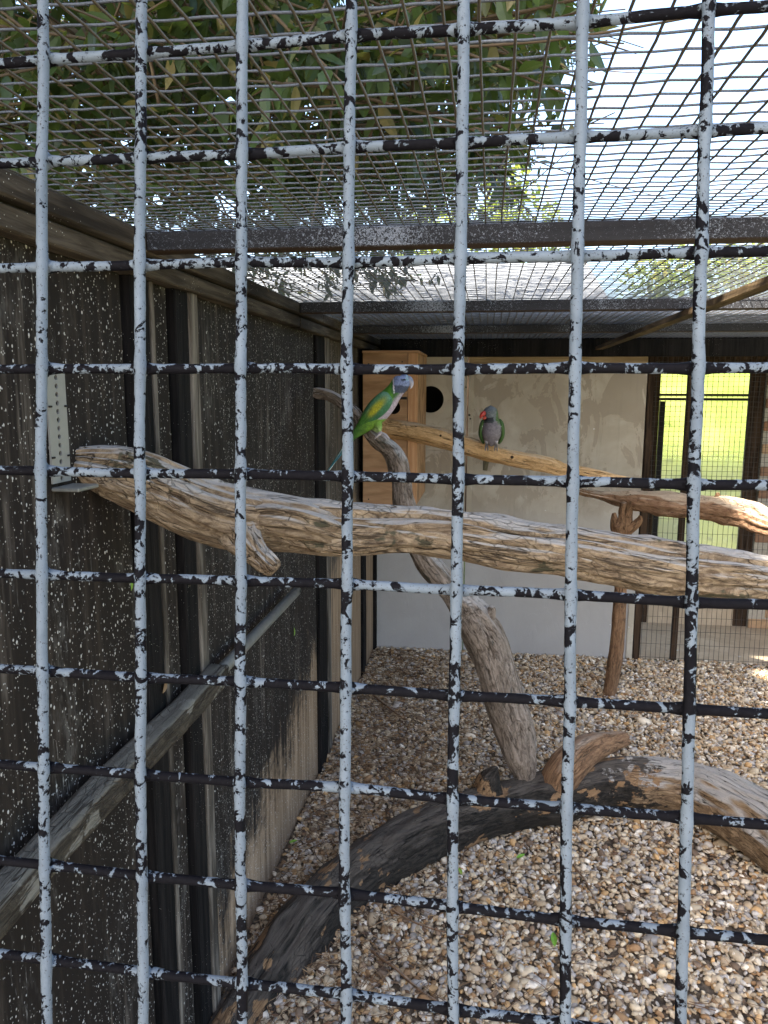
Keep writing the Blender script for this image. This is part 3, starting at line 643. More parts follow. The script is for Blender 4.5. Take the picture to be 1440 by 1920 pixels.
# ------------------------------------------------------------------ gravel
def ico(sub):
    import bmesh
    bm = bmesh.new(); bmesh.ops.create_icosphere(bm, subdivisions=sub, radius=1); v = np.array([p.co[:] for p in bm.verts]); f = np.array([[q.index for q in p.verts] for p in bm.faces]); bm.free(); return v, f
PAL = np.array([(.40, .30, .19), (.50, .40, .27), (.38, .335, .285), (.62, .55, .45), (.27, .16, .08), (.45, .28, .13), (.17, .115, .075), (.28, .25, .22), (.56, .47, .35)])
PPR = np.array([.22, .2, .14, .07, .09, .07, .06, .06, .09])
def pebbles(name, n, xr, yr, sub, zr, size, parentkind=True):
    v0, f0 = ico(sub); nv, nf = len(v0), len(f0)
    x = rng.uniform(*xr, n); y = yr[0]+(yr[1]-yr[0])*rng.random(n); z = rng.uniform(*zr, n)
    # extra: heap edges slightly towards the walls
    s = size*np.exp(rng.normal(0, .34, n)); S = np.stack([s*rng.uniform(.85, 1.25, n), s*rng.uniform(.6, .95, n), s*rng.uniform(.35, .65, n)], 1)
    V = v0[None]*(1+rng.normal(0, .10, (n, nv, 1))); V = V*S[:, None, :]
    a = rng.uniform(0, 2*PI, n); tx = rng.normal(0, .45, n); ty = rng.normal(0, .45, n)
    def rot(ax, t):
        c, q = np.cos(t), np.sin(t); M_ = np.zeros((n, 3, 3)); i, j = [(1, 2), (2, 0), (0, 1)][ax]; M_[:, ax, ax] = 1
        M_[:, i, i] = c; M_[:, j, j] = c; M_[:, i, j] = -q; M_[:, j, i] = q; return M_
    Rm = rot(0, tx) @ rot(1, ty) @ rot(2, a)
    V = np.einsum('nij,nvj->nvi', Rm, V)+np.stack([x, y, z], 1)[:, None, :]
    F = f0[None]+(np.arange(n)*nv)[:, None, None]
    col = PAL[rng.choice(len(PAL), n, p=PPR)]*rng.uniform(.7, 1.15, (n, 1))
    me = bpy.data.meshes.new(name); me.vertices.add(n*nv); me.vertices.foreach_set('co', V.astype('f').ravel())
    me.loops.add(n*nf*3); me.loops.foreach_set('vertex_index', F.astype('i').ravel()); me.polygons.add(n*nf)
    me.polygons.foreach_set('loop_start', np.arange(n*nf, dtype='i')*3); me.update(calc_edges=True)
    me.polygons.foreach_set('use_smooth', [True]*(n*nf))
    at = me.attributes.new('col', 'FLOAT_COLOR', 'POINT'); C4 = np.ones((n, nv, 4), 'f'); C4[:, :, :3] = col[:, None, :]; at.data.foreach_set('color', C4.ravel())
    return me
pm = vcol('pebble_stone', .8, 90, .002, spec=.15)
near = pebbles('gravel', 20500, (XW+.01, 1.3), (1.45, 2.85), 2, (.0, .011), .0084)
far = pebbles('gravel', 43000, (XW+.01, XR), (2.8, YB+.02), 1, (.0, .013), .0092)
rest = pebbles('gravel', 8000, (XW+.01, XR), (-.1, 1.5), 1, (.0, .012), .013)
side = pebbles('gravel', 6000, (1.27, XR), (1.45, 2.85), 1, (.0, .012), .013)
for me, lb in ((near, 'brown and cream pea shingle around the fallen trunk'), (far, 'pea shingle towards the back wall'), (rest, 'pea shingle just inside the front grille'), (side, 'pea shingle along the right side')):
    me.materials.append(pm); o = bpy.data.objects.new('gravel', me); COL.objects.link(o); tag(o, lb, 'gravel', kind='stuff')

# twigs, needles and dead leaf scraps
mb = MB(); tw = [(.17, .10, .05), (.10, .055, .03), (.24, .16, .09), (.06, .036, .022)]
def stick(mb, P, ln, r, a, tilt, c, bend=.15, seg=4):
    V = []; F = []; nn = 4
    for i in range(nn+1):
        t = (i/nn-.5)*ln; o = bend*ln*math.sin(i/nn*PI); p = P+Vector((math.cos(a)*t-math.sin(a)*o, math.sin(a)*t+math.cos(a)*o, tilt*t)); rr = r*(1-.5*i/nn)
        for k in range(seg):
            th = 2*PI*k/seg; V.append(p+Vector((-math.sin(a)*math.cos(th)*rr, math.cos(a)*math.cos(th)*rr, math.sin(th)*rr)))
    for i in range(nn):
        for k in range(seg): F.append((i*seg+k, i*seg+(k+1) % seg, i*seg+seg+(k+1) % seg, i*seg+seg+k))
    mb.add(V, F, col=[(*c, 1)]*len(V))
for i in range(3400):
    y = R_.uniform(1.5, 4.55); x = XW+.02+abs(R_.gauss(0, .42)) if R_.random() < .8 else R_.uniform(XW, 1.6)
    c = R_.choice(tw); k = R_.uniform(.7, 1.3); stick(mb, Vector((x, y, R_.uniform(.017, .030))), R_.uniform(.03, .13), R_.uniform(.0008, .0017), R_.uniform(0, PI), R_.gauss(0, .08), tuple(q*k for q in c), R_.gauss(0, .12))
for i in range(1200):
    y = R_.uniform(1.5, 4.5); x = XW+.02+abs(R_.gauss(0, .34)); c = R_.choice(tw); a = R_.uniform(0, 6.28); s = R_.uniform(.006, .016); P = Vector((x, y, R_.uniform(.018, .028)))
    e1 = Vector((math.cos(a), math.sin(a), R_.gauss(0, .3)))*s; e2 = Vector((-math.sin(a), math.cos(a), R_.gauss(0, .4)))*s*.5
    k = R_.uniform(.7, 1.5); mb.add([P-e1, P-e2, P+Vector((0, 0, s*.25)), P+e1, P+e2], [(0, 1, 2), (1, 3, 2), (3, 4, 2), (4, 0, 2)], col=[(*(q*k for q in c), 1)]*5)
tag(build('leaf_litter', mb, vcol('dry_litter', .9)), 'dry brown needles and leaf scraps strewn on the gravel along the left wall', 'leaf litter', kind='stuff')
for lb, pts, r in (('longest brown dead twig on the gravel, right of the foot of the dark trunk', [(697, 1778), (740, 1812), (785, 1848), (836, 1882)], .005),
               ('thin bent twig on the gravel below the middle of the dark trunk', [(735, 1702), (780, 1728), (830, 1740), (880, 1748)], .0032),
               ('dark stick lying near the left wall beyond the dark trunk', [(700, 1300), (725, 1322), (760, 1345)], .007),
               ('slim brown twig on open gravel at the lower right', [(1075, 1618), (1098, 1650), (1118, 1686)], .003)):
    q = [atz(a, b, .03) for a, b in pts]; mb = MB(); tube(mb, [(p.x, p.y, .022+.004*math.sin(i*2), r*(1-.12*i)) for i, p in enumerate(q)], 10, 5, disp=wood_disp(.0008, .0005, pts[0][0]))
    tag(build('twig', mb, bk_rust, None, True), lb, 'twig', 'twigs lying on the gravel')

# ------------------------------------------------------------------ leaves
def leaf_geo(ln, wd, curl=.25, fold=.22):
    V = []; F = []
    prof = [(0, .05), (.18, .62), (.42, 1.), (.7, .78), (.9, .32), (1, .0)]
    for t, w_ in prof:
        z = -curl*ln*t*t; V += [(t*ln, -w_*wd/2, z+fold*wd*w_*.5), (t*ln, 0, z), (t*ln, w_*wd/2, z+fold*wd*w_*.5)]
    for i in range(len(prof)-1):
        a = i*3; F += [(a, a+1, a+4, a+3), (a+1, a+2, a+5, a+4)]
    return np.array(V), F
def rotmat(dirv, up, roll=0.):
    x = Vector(dirv).normalized(); y = Vector(up).cross(x)
    if y.length < .05: y = Vector((0, 1, 0)).cross(x)
    y.normalize(); z = x.cross(y); c, s = math.cos(roll), math.sin(roll); y2 = y*c+z*s; z2 = x.cross(y2)
    return Matrix((x, y2, z2)).transposed()
LV, LF = leaf_geo(1., .38); LFa = LF
def leaf_mass(name, items, mat, parent=None, simple=False):
    """items: (P, R3, length)"""
    if simple: v0, f0 = np.array([(0, 0, 0), (.45, -.24, .03), (1, 0, -.12), (.45, .24, .03)]), [(0, 1, 2, 3)]
    else: v0, f0 = LV, LFa
    n = len(items); nv = len(v0); V = np.zeros((n, nv, 3)); rn = np.zeros((n, nv), 'f')
    for i, (P, R3, ln) in enumerate(items):
        V[i] = (v0*ln) @ np.array(R3).T + np.array(P); rn[i] = R_.random()
    f = np.array(f0); F = f[None]+(np.arange(n)*nv)[:, None, None]
    o0 = origin(parent); V -= np.array(o0)
    me = bpy.data.meshes.new(name); me.vertices.add(n*nv); me.vertices.foreach_set('co', V.astype('f').ravel())
    k = f.shape[1]; nf = n*len(f); me.loops.add(nf*k); me.loops.foreach_set('vertex_index', F.astype('i').ravel()); me.polygons.add(nf)
    me.polygons.foreach_set('loop_start', np.arange(nf, dtype='i')*k); me.update(calc_edges=True)
    at = me.attributes.new('rnd', 'FLOAT', 'POINT'); at.data.foreach_set('value', rn.ravel()); me.materials.append(mat)
    o = bpy.data.objects.new(name, me); COL.objects.link(o); o.parent = parent; return o
lm_green = leafmat('evergreen_leaf', (.010, .022, .007), (.036, .062, .02), (.12, .10, .035))
bk_twig = bark('tree_bark', (.06, .045, .03), (.16, .125, .08), (.18, .15, .10), gz=.6)
tr_ = thing('evergreen_tree', 'large broad-leaved evergreen whose branches hang over the left of the mesh roof', 'tree', (-3.6, 4.2, 0))
mb = MB(); tube(mb, [(-3.6, 4.2, -.05, .24), (-3.55, 4.1, .8, .19), (-3.4, 4.0, 1.8, .17), (-3.1, 3.9, 2.9, .15), (-2.7, 3.6, 4.2, .12), (-2.3, 3.2, 5.6, .07)], 24, 8, disp=wood_disp(.02, .01, 3.)); build('trunk', mb, bk_twig, tr_, True)
limbs = [[(-3.3, 3.95, 2.1, .09), (-2.4, 3.5, 2.5, .065), (-1.4, 3.1, 2.7, .045), (-.4, 2.9, 2.85, .022)], [(-3.3, 3.95, 2.2, .08), (-2.3, 4.6, 2.8, .06), (-1.2, 5.0, 3.0, .04), (-.1, 5.2, 3.3, .02)],
         [(-3.2, 3.9, 2.5, .08), (-2.2, 2.8, 2.6, .06), (-1.3, 2.1, 2.5, .035), (-.5, 1.8, 2.45, .016)], [(-2.9, 3.8, 3.4, .09), (-2.2, 2.6, 4.0, .07), (-1.7, 1.2, 4.3, .05), (-1.4, -.6, 4.5, .03)],
         [(-2.8, 3.7, 3.8, .08), (-1.7, 3.6, 4.1, .05), (-.5, 3.2, 4.3, .03)], [(-3.4, 4., 2.0, .06), (-2.8, 2.8, 2.2, .04), (-2., 2.0, 2.3, .03), (-1.2, 1.5, 2.25, .014)],
         [(-2.9, 3.8, 3.3, .07), (-3., 2.4, 3.9, .05), (-3., .5, 4.4, .04), (-2.6, -2.2, 4.6, .025)]]
for l in limbs:
    mb = MB(); tube(mb, l, 12, 8, disp=wood_disp(.012, .004, l[1][0])); build('limb', mb, bk_twig, tr_, True)
def edge_px(y):
    pts = [(-400, 1120), (0, 1060), (90, 1075), (170, 1020), (230, 1000), (300, 985), (380, 940), (440, 905), (520, 860)]
    for (a, xa_), (b, xb_) in zip(pts, pts[1:]):
        if y <= b: return xa_+(xb_-xa_)*(y-a)/(b-a)
    return 800
items = []; twigs = MB(); tries = 0
def cluster(P, n, size, lo, hi, out):
    d0 = Vector((R_.gauss(.3, .6), R_.gauss(-.2, .6), R_.gauss(-.25, .3))).normalized(); L_ = size
    for k in range(n):
        t = k/n; q = P+d0*(t*L_); a = R_.uniform(0, 6.28)
        side_ = d0.orthogonal(); side_.rotate(Matrix.Rotation(a, 3, d0)); dr = (d0*R_.uniform(.3, 1.)+side_*1.0+Vector((0, 0, -.35))).normalized()
        out.append((q, rotmat(dr, (R_.gauss(0, .3), R_.gauss(0, .3), 1), R_.gauss(0, .4)), R_.uniform(lo, hi)))
    return d0
while len(items) < 25000 and tries < 60000:
    tries += 1; Y = R_.uniform(1.5, 7.5) if R_.random() < .7 else R_.uniform(1.5, 3.6); px_ = R_.uniform(-160, 1080); py_ = R_.uniform(-140, 560)
    P = aty(px_, py_, Y)
    if P.z < 2.06+.03*Y or (P.z > 2.3+.55*Y): continue
    e = edge_px(py_)
    if px_ > e-R_.expovariate(1/35.)-20: continue
    if mn.noise(Vector(P)*1.5)*.5+.5 < (.33 if px_ < 640 else .43): continue
    d0 = cluster(P, R_.randint(8, 14), R_.uniform(.12, .24), .042, .078, items)
    if R_.random() < .6:
        stick_p = [(*(P-d0*.15), .004), (*(P+d0*.1), .003), (*(P+d0*.26), .0015)]; tube(twigs, stick_p, 5, 3)
        if R_.random() < .5:
            e_ = P+Vector((R_.gauss(0, .3), R_.gauss(0, .25), R_.gauss(0, .12))); tube(twigs, [(*P, .003), (*((P+e_)/2+Vector((0, 0, -.02))), .0025), (*e_, .0015)], 5, 3)
# keep only leaves above the roof mesh
items = [i for i in items if i[0].z > ZM+.13 and not (i[0].y > 2.5 and i[0].z < 2.2)]
def key(i):
    a = pix(i[0]); inside = -40 < a[0] < 1200 and -60 < a[1] < 450
    return (0 if inside else 1, a[2])
items.sort(key=key)
near_, far_ = items[:300], items[300:]
lme = None
for P, R3, ln in near_:
    if lme is None:
        me = bpy.data.meshes.new('leaf'); me.from_pydata([tuple(q) for q in LV], [], LF); me.materials.append(lm_green); at = me.attributes.new('rnd', 'FLOAT', 'POINT'); at.data.foreach_set('value', [0.]*len(LV)); me.update(); lme = me
    o = bpy.data.objects.new('leaf', lme); COL.objects.link(o); o.parent = tr_
    mm = R3.to_4x4() @ Matrix.Scale(ln, 4); mm.translation = P-origin(tr_); o.matrix_local = mm
tag(leaf_mass('foliage', far_, lm_green, tr_), kind='stuff')
tag(build('twigs', twigs, plain('tan_twig', (.075, .052, .03), .8), tr_, True), kind='stuff')
# unseen crown added above to shade the aviary, edge cut along the sun's direction
def shade_edge(x, y, z):
    t = (z-4.)/SUN.z; x0, y0 = x-SUN.x*t, y-SUN.y*t
    return x0 < -.69+(y0+.53)*(.215/1.29)
up_ = []; c_ = 0
while len(up_) < 27000:
    x, y, z = R_.uniform(-4.3, .7), R_.uniform(-4.6, 4.2), R_.uniform(3.9, 5.4)
    if not shade_edge(x, y, z): continue
    if z-1.62 < .62*y: continue
    up_.append((Vector((x, y, z)), rotmat((R_.gauss(0, 1), R_.gauss(0, 1), R_.gauss(-.3, .3)), (R_.gauss(0, .4), R_.gauss(0, .4), 1)), R_.uniform(.15, .24)))
tag(leaf_mass('shade_foliage', up_, leafmat('shade_leaf', (.02, .04, .015), (.06, .09, .035), (.12, .11, .05), .12), tr_, True), kind='stuff')

# distant sunlit trees, hedge
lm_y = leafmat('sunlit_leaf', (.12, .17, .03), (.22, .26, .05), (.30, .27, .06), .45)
def far_tree(label, x, y, h, rx, ry, rz, n, sz, grp='sunlit trees beyond the aviary roof'):
    t = thing('garden_tree', label, 'tree', (x, y, 0), grp)
    mb = MB(); tube(mb, [(x, y, -.05, .16), (x+.1, y, h*.4, .12), (x, y+.1, h*.75, .07)], 12, 6, disp=wood_disp(.02, .01, x)); build('trunk', mb, bk_twig, t, True)
    it = []; C0 = Vector((x, y, h)); tr2 = 0
    for b in range(5):
        a = R_.uniform(0, 6.28); mb = MB(); tube(mb, [(x, y, h*.6, .06), (x+math.cos(a)*rx*.4, y+math.sin(a)*ry*.4, h*.85, .04), (x+math.cos(a)*rx*.8, y+math.sin(a)*ry*.8, h+rz*.2, .015)], 8, 4); build('limb', mb, bk_twig, t, True)
    while len(it) < n and tr2 < n*20:
        tr2 += 1; d = Vector((R_.gauss(0, 1), R_.gauss(0, 1), R_.gauss(0, 1))).normalized()*R_.random()**.4
        P = C0+Vector((d.x*rx, d.y*ry, d.z*rz))
        if mn.fractal(P*.9, 1., 2., 3) < -.05: continue
        it.append((P, rotmat((R_.gauss(0, 1), R_.gauss(0, 1), R_.gauss(-.2, .6)), (R_.gauss(0, .6), R_.gauss(0, .6), 1)), R_.uniform(sz*.7, sz*1.2)))
    tag(leaf_mass('crown', it, lm_y, t, True), kind='stuff'); return t
far_tree('yellow-green sunlit tree at the upper right edge of the picture', 6.8, 12., 4.6, 2.5, 2.2, 2.9, 9000, .16)
far_tree('small pale yellow-green tree low above the right roof beams', 3.6, 13., 2.9, 1.9, 1.6, 1.0, 5000, .14)
far_tree('sunlit shrubby tree behind the dark evergreen edge, centre of the roof view', -.2, 12.5, 3.7, 1.3, 1.2, 1.5, 4500, .13)
mb = MB(); V = []; F = []; gx, gy = 60, 30
for a in range(gx+1):
    for b in range(gy+1):
        x = -1.+10.*a/gx; t = b/gy; y = 7.2+5.*t; h = -.06+2.9*(t*t*(3-2*t))*min(1., (x+1.2)*.9) ; V.append((x, y, h+.05*mn.noise(Vector((x*2, y*2, 0)))))
for a in range(gx):
    for b in range(gy): F.append((a*(gy+1)+b, (a+1)*(gy+1)+b, (a+1)*(gy+1)+b+1, a*(gy+1)+b+1))
mb.add(V, F); M = NM('sunlit_grass_bank', .9); n1 = M.noise(M.obj(), 9, 6, .7); n2 = M.noise(M.obj(), 1.2, 4, .6)
M.color(M.mix(M.step(n2, .35, .7), M.mix(n1, (.07, .105, .015), (.15, .185, .03)), M.mix(n1, (.13, .15, .03), (.20, .215, .06)))); M.bump(n1, .6, .02)
tag(build('grass_bank', mb, M.m, None, True), kind='structure')
# neighbour shed roof glimpsed through the rear mesh
sh = thing('garden_shed', 'low grey shed roof glimpsed through the rear roof mesh, left of centre', 'shed', (-1., 8.6, 0))
boxo('shed_wall', MAT['brown'], sh, -3.2, 1.0, 7.9, 9.4, -.05, 2.45)
mb = MB(); mb.add([(-3.3, 7.7, 2.42), (1.1, 7.7, 2.42), (1.1, 9.6, 3.05), (-3.3, 9.6, 3.05), (-3.3, 7.7, 2.47), (1.1, 7.7, 2.47), (1.1, 9.6, 3.10), (-3.3, 9.6, 3.10)], [(0, 1, 2, 3), (4, 5, 6, 7), (0, 1, 5, 4), (1, 2, 6, 5), (2, 3, 7, 6), (3, 0, 4, 7)]); build('shed_roof', mb, plain('grey_felt', (.26, .27, .28), .8, 0, 12, .25), sh, fix=True)

# small green leaves on the gravel
for lb, px_, py_, s, a in (('small bright green leaf on the gravel below the middle of the dark trunk', 968, 1609, .035, .4), ('small green leaf on the gravel close under the dark trunk', 866, 1640, .03, 2.),
                      ('largest green leaf on the gravel, upright by the sixth bar', 1040, 1775, .05, 1.6), ('tiny green leaf on the gravel at the foot of the left wall', 542, 1580, .03, .2)):
    P = atz(px_, py_, .03); R3 = rotmat((math.cos(a), math.sin(a), .45), (0, -.5, 1))
    mb = MB(); mb.add([P+R3 @ Vector(q)*s for q in (tuple(v) for v in LV)], LF); o = build('fallen_leaf', mb, leafmat('fresh_leaf_%d' % px_, (.12, .26, .03), (.15, .30, .04), (.2, .3, .05)))
    tag(o, lb, 'leaf', 'green leaves fallen on the gravel')
# dry scraps caught on the left wall
for lb, px_, py_, s, a in (('dry curled leaf caught on the left wall above the rail', 305, 1300, .04, .7), ('green scrap of leaf clinging to the left wall by the second bar', 246, 1108, .03, 1.4), ('small green leaf on the far part of the left wall above the gravel', 551, 1193, .035, 1.)):
    P = atx(px_, py_, XW+.02); R3 = rotmat((.1, math.cos(a), math.sin(a)), (1, 0, .2)); mb = MB(); mb.add([P+R3 @ Vector(q)*s for q in (tuple(v) for v in LV)], LF)
    tag(build('stray_leaf', mb, leafmat('scrap_%d' % px_, *(((.2, .12, .06),)*3 if px_ == 305 else ((.14, .26, .03),)*3))), lb, 'leaf')

# ------------------------------------------------------------------ birds
def lerpc(a, b, t): t = max(0, min(1, t)); return tuple(a[i]+(b[i]-a[i])*t for i in range(3))
def loft(mb, O, Yd, rings, wr, seg=32, n=8, colf=None, depth0=0., cap=.5):
    """rings: (px, py, in-plane half width px, lateral half width px, lateral offset px). Built upright in X-Z at depth Yd."""
    S = catmull(rings, n); sc_ = Yd/FPX; V = []; Cc = []; N = len(S)
    base = aty(O[0], O[1], Yd)
    def w3(u, v, l): return base+Vector(((u-O[0])*sc_, -l*sc_, -(v-O[1])*sc_))
    for i in range(N):
        d = S[min(i+1, N-1)][:2]-S[max(i-1, 0)][:2]; d = d/np.hypot(*d); nx_, ny_ = -d[1], d[0]
        for k in range(seg):
            th = 2*PI*k/seg; a, b = math.cos(th)*S[i][2], math.sin(th)*S[i][3]
            u, v = S[i][0]+nx_*a, S[i][1]+ny_*a; V.append(w3(u, v, b+S[i][4])); Cc.append((*colf(u, v, b+S[i][4]), 1))
    F = [(i*seg+k, i*seg+(k+1) % seg, (i+1)*seg+(k+1) % seg, (i+1)*seg+k) for i in range(N-1) for k in range(seg)]
    for i in (0, N-1):
        j = 1 if i == 0 else N-2; c2 = S[i][:2]+(S[i][:2]-S[j][:2])/max(1e-6, np.hypot(*(S[i][:2]-S[j][:2])))*S[i][2]*cap
        V.append(w3(c2[0], c2[1], S[i][4])); Cc.append((*colf(c2[0], c2[1], S[i][4]), 1)); c = len(V)-1
        F += [(c, i*seg+(k+1) % seg, i*seg+k) if i == 0 else (c, i*seg+k, i*seg+(k+1) % seg) for k in range(seg)]
    mb.add(V, F, col=Cc); return w3
feather = NM('feathers', .6, .3); c_ = feather.attr('col', 'Color'); fn = feather.noise(feather.scale(feather.obj(), (1, 1, 1)), 260, 4, .7); fl = feather.noise(feather.obj(), 70, 3, .6)
feather.color(feather.mix(1., c_, feather.mix(feather.math('MULTIPLY', feather.math('ADD', fn, fl), .5), (.25, .25, .25), (1.75, 1.75, 1.75)), 'MULTIPLY')); feather.bump(fn, .8, .003)
fv = feather.vor(feather.scale(feather.obj(), (150, 150, 95)), 1, 'Distance', 'DISTANCE_TO_EDGE'); fcol = feather.b.inputs['Base Color'].links[0].from_socket; feather.color(feather.mix(feather.step(fv, .12, .0, 0, .38), fcol, (.01, .02, .01)))
FE = feather.m; HORN = vcol('horn', .3, 0, spec=.5)
# bird one: green parakeet in profile, facing right
GR, GRD, LIME = (.05, .15, .018), (.022, .075, .02), (.14, .27, .03)
BLU, CHIN, LIL, PALE = (.19, .23, .37), (.05, .06, .10), (.42, .35, .42), (.6, .55, .58)
def c1(u, v, l):
    dh = math.hypot(u-752, v-716)
    g_ = lerpc(GR, GRD, .5+.5*mn.noise(Vector((u*.12, v*.12, 0))))
    # distance across the body axis (front side positive)
    ax = (u-664)*.66+(v-800)*.75; fr = (u-700)*.70+(v-775)*.62
    if u > 735 and v < 737 and dh < 26:
        col = BLU if v < 723+.1*(u-750) else CHIN
        if u < 737.5+(v-716)*.12: col = g_
        elif u < 739.5+(v-716)*.14: col = PALE
        if 753 < u < 767 and abs(v-(713.5-(u-753)*.12)) < 1.5: col = (.01, .015, .02)
        if u > 762 and v < 714: col = lerpc(col, (.30, .45, .50), .6)
        return col
    frn = fr-(8 if v < 760 else 4)
    t = (frn-2)/6
    col = lerpc(g_, LIL, t) if v < 790 else g_
    if v > 785: col = lerpc(g_, LIME, (u-655)/40-.2+.3*mn.noise(Vector((u*.2, v*.2, 1))))
    if v < 752 and u < 739: col = lerpc(g_, (.09, .28, .01), .5)
    return col
b1 = thing('green_parakeet', 'green parakeet with blue-grey head and yellow wing patch, perched in profile facing right', 'bird', tuple(aty(716, 812, 2.69)))
mb = MB(); O1 = (700, 775); Y1 = 2.66
w3 = loft(mb, O1, Y1, [(757, 703, 4, 4, 0), (757, 707, 10.5, 9, 0), (755, 713, 15.5, 13, 0), (751, 720, 17, 14, 0), (744, 729, 16, 14, 0), (736, 739, 17, 16, 0), (727, 750, 20, 18, 0), (717, 761, 22, 20, 0), (706, 773, 22, 20, 0), (694, 786, 19, 18, 0), (682, 799, 14, 14, 0), (670, 811, 9, 10, 0), (660, 822, 5, 6, 0), (655, 829, 3, 4, 0)], 1, 48, 9, c1)
build('body', mb, FE, b1, True)
def cw(u, v, l):
    a = math.hypot((u-717)/1.0, (v-757)/1.0); s = ((u-727)*-.70+(v-742)*.72)   # along wing
    q = (u-727)*.72+(v-742)*.70                                              # across wing (front positive)
    n_ = mn.noise(Vector((u*.15, v*.15, 3)))
    col = lerpc((.045, .15, .06), (.07, .18, .10), .5+n_)
    if s < 10: col = lerpc((.10, .22, .14), col, s/10)
    ty = math.exp(-((q-2.5)/6.5)**2)*math.exp(-((s-31)/22)**2); col = lerpc(col, (.36, .34, .015), ty*1.8-.1)
    if s > 44: col = lerpc(col, GR, (s-44)/14)
    if q > 10 and s < 60: col = lerpc(col, (.03, .13, .05), .6)
    rid = .5+.5*math.sin(q*1.6+s*.05); 
    if s > 35: col = tuple(x*(.7+.45*rid) for x in col)
    return col
for sgn, nm in ((1, 'wing'), (-1, 'wing')):
    mb = MB(); loft(mb, O1, Y1, [(731, 738, 4, 2, 14*sgn), (728, 742, 12, 5, 16*sgn), (722, 751, 16.5, 7, 16*sgn), (713, 762, 17, 7.5, 16*sgn), (702, 773, 15.5, 7, 15*sgn), (690, 785, 12, 6, 12.5*sgn), (678, 798, 8, 4, 9*sgn), (667, 810, 5, 2.5, 6*sgn), (656, 823, 2.5, 1.5, 3*sgn), (650, 831, 1, 1, 2*sgn)], 1, 32, 8, cw, cap=.2)
    build(nm, mb, FE, b1, True)
for k, (e, wd, c) in enumerate((((610, 888), 2.2, (.02, .16, .15)), ((615, 884), 1.5, (.55, .62, .55)), ((606, 893), 1.3, (.03, .12, .16)))):
    mb = MB(); loft(mb, O1, Y1, [(664, 815+k, 4, 2, k-1), (650, 834+k, 4.5, 1.5, k-1), (632, 858+k, wd*1.3, 1, k-1), (e[0], e[1], wd*.5, .6, k-1)], 1, 10, 6, lambda u, v, l, c=c: lerpc(LIME, c, (658-u)/22), cap=.3); build('tail_feather', mb, FE, b1, True)
for k, (a, b, e) in enumerate((((708, 790), (712, 800), (713, 809)), ((700, 795), (706, 805), (707, 812)))):
    mb = MB(); lo = 7 if k == 0 else -7
    loft(mb, O1, Y1, [(a[0]-4, a[1]-5, 9, 8, lo*.8), (a[0]+1, a[1]+4, 9, 7, lo), (b[0], b[1]+1, 6, 5, lo), (e[0], e[1]-1, 3, 3, lo)], 1, 16, 5, lambda u, v, l: lerpc(LIME, (.30, .42, .16), (v-795)/12), cap=.2); build('thigh', mb, FE, b1, True)
    mb = MB(); K = (.36, .31, .30)
    loft(mb, O1, Y1, [(e[0], e[1]-3, 2.2, 2.2, lo), (e[0]+3, e[1]+2, 2.2, 2.2, lo), (e[0]+6, e[1]+4, 2, 2, lo)], 1, 8, 4, lambda u, v, l: K)
    for t in range(2):
        loft(mb, O1, Y1, [(e[0]+4, e[1]+2, 2.0, 2, lo), (e[0]+11, e[1]+5+t, 1.9, 1.9, lo+3*t), (e[0]+17, e[1]+11, 1.4, 1.4, lo+4*t), (e[0]+18, e[1]+15, .6, .6, lo+4*t)], 1, 8, 4, lambda u, v, l: K)
        loft(mb, O1, Y1, [(e[0]+4, e[1]+3, 1.9, 2, lo), (e[0]-2, e[1]+7, 1.7, 1.7, lo+3*t), (e[0]-5, e[1]+12, 1.1, 1.1, lo+3*t)], 1, 8, 4, lambda u, v, l: K)
    build('foot', mb, HORN, b1, True)
mb = MB(); BK = (.17, .18, .23); loft(mb, O1, Y1, [(760, 712, 5, 5, 0), (765, 712, 7.2, 5.5, 0), (769.5, 716, 6, 4.5, 0), (771.5, 721, 4, 3.2, 0), (771, 726, 2, 1.8, 0), (769.5, 729, .6, .6, 0)], 1, 16, 6, lambda u, v, l: lerpc(BK, (.45, .42, .45), (v-714)/12)); build('upper_beak', mb, HORN, b1, True)
mb = MB(); loft(mb, O1, Y1, [(757, 724, 4, 4, 0), (762, 726, 4.2, 3.6, 0), (765.5, 726, 2, 2, 0)], 1, 12, 5, lambda u, v, l: (.06, .06, .08)); build('lower_beak', mb, HORN, b1, True)
def eye(parent, O, Yd, u, v, l, r, ring=(.6, .62, .45)):
    for nm, rr, c, dl in (('eye_ring', r, ring, 0), ('eye', r*.72, (.006, .006, .008), r*.35)):
        mb = MB(); loft(mb, O, Yd, [(u-rr*.85, v, rr*.5, rr*.3, l+dl), (u-rr*.5, v, rr*.86, rr*.6, l+dl), (u, v, rr, rr*.75, l+dl), (u+rr*.5, v, rr*.86, rr*.6, l+dl), (u+rr*.85, v, rr*.5, rr*.3, l+dl)], 1, 12, 3, lambda a, b, d, c=c: c); build(nm, mb, HORN, parent, True)
eye(b1, O1, Y1, 757, 715.5, 11.3, 2.4)

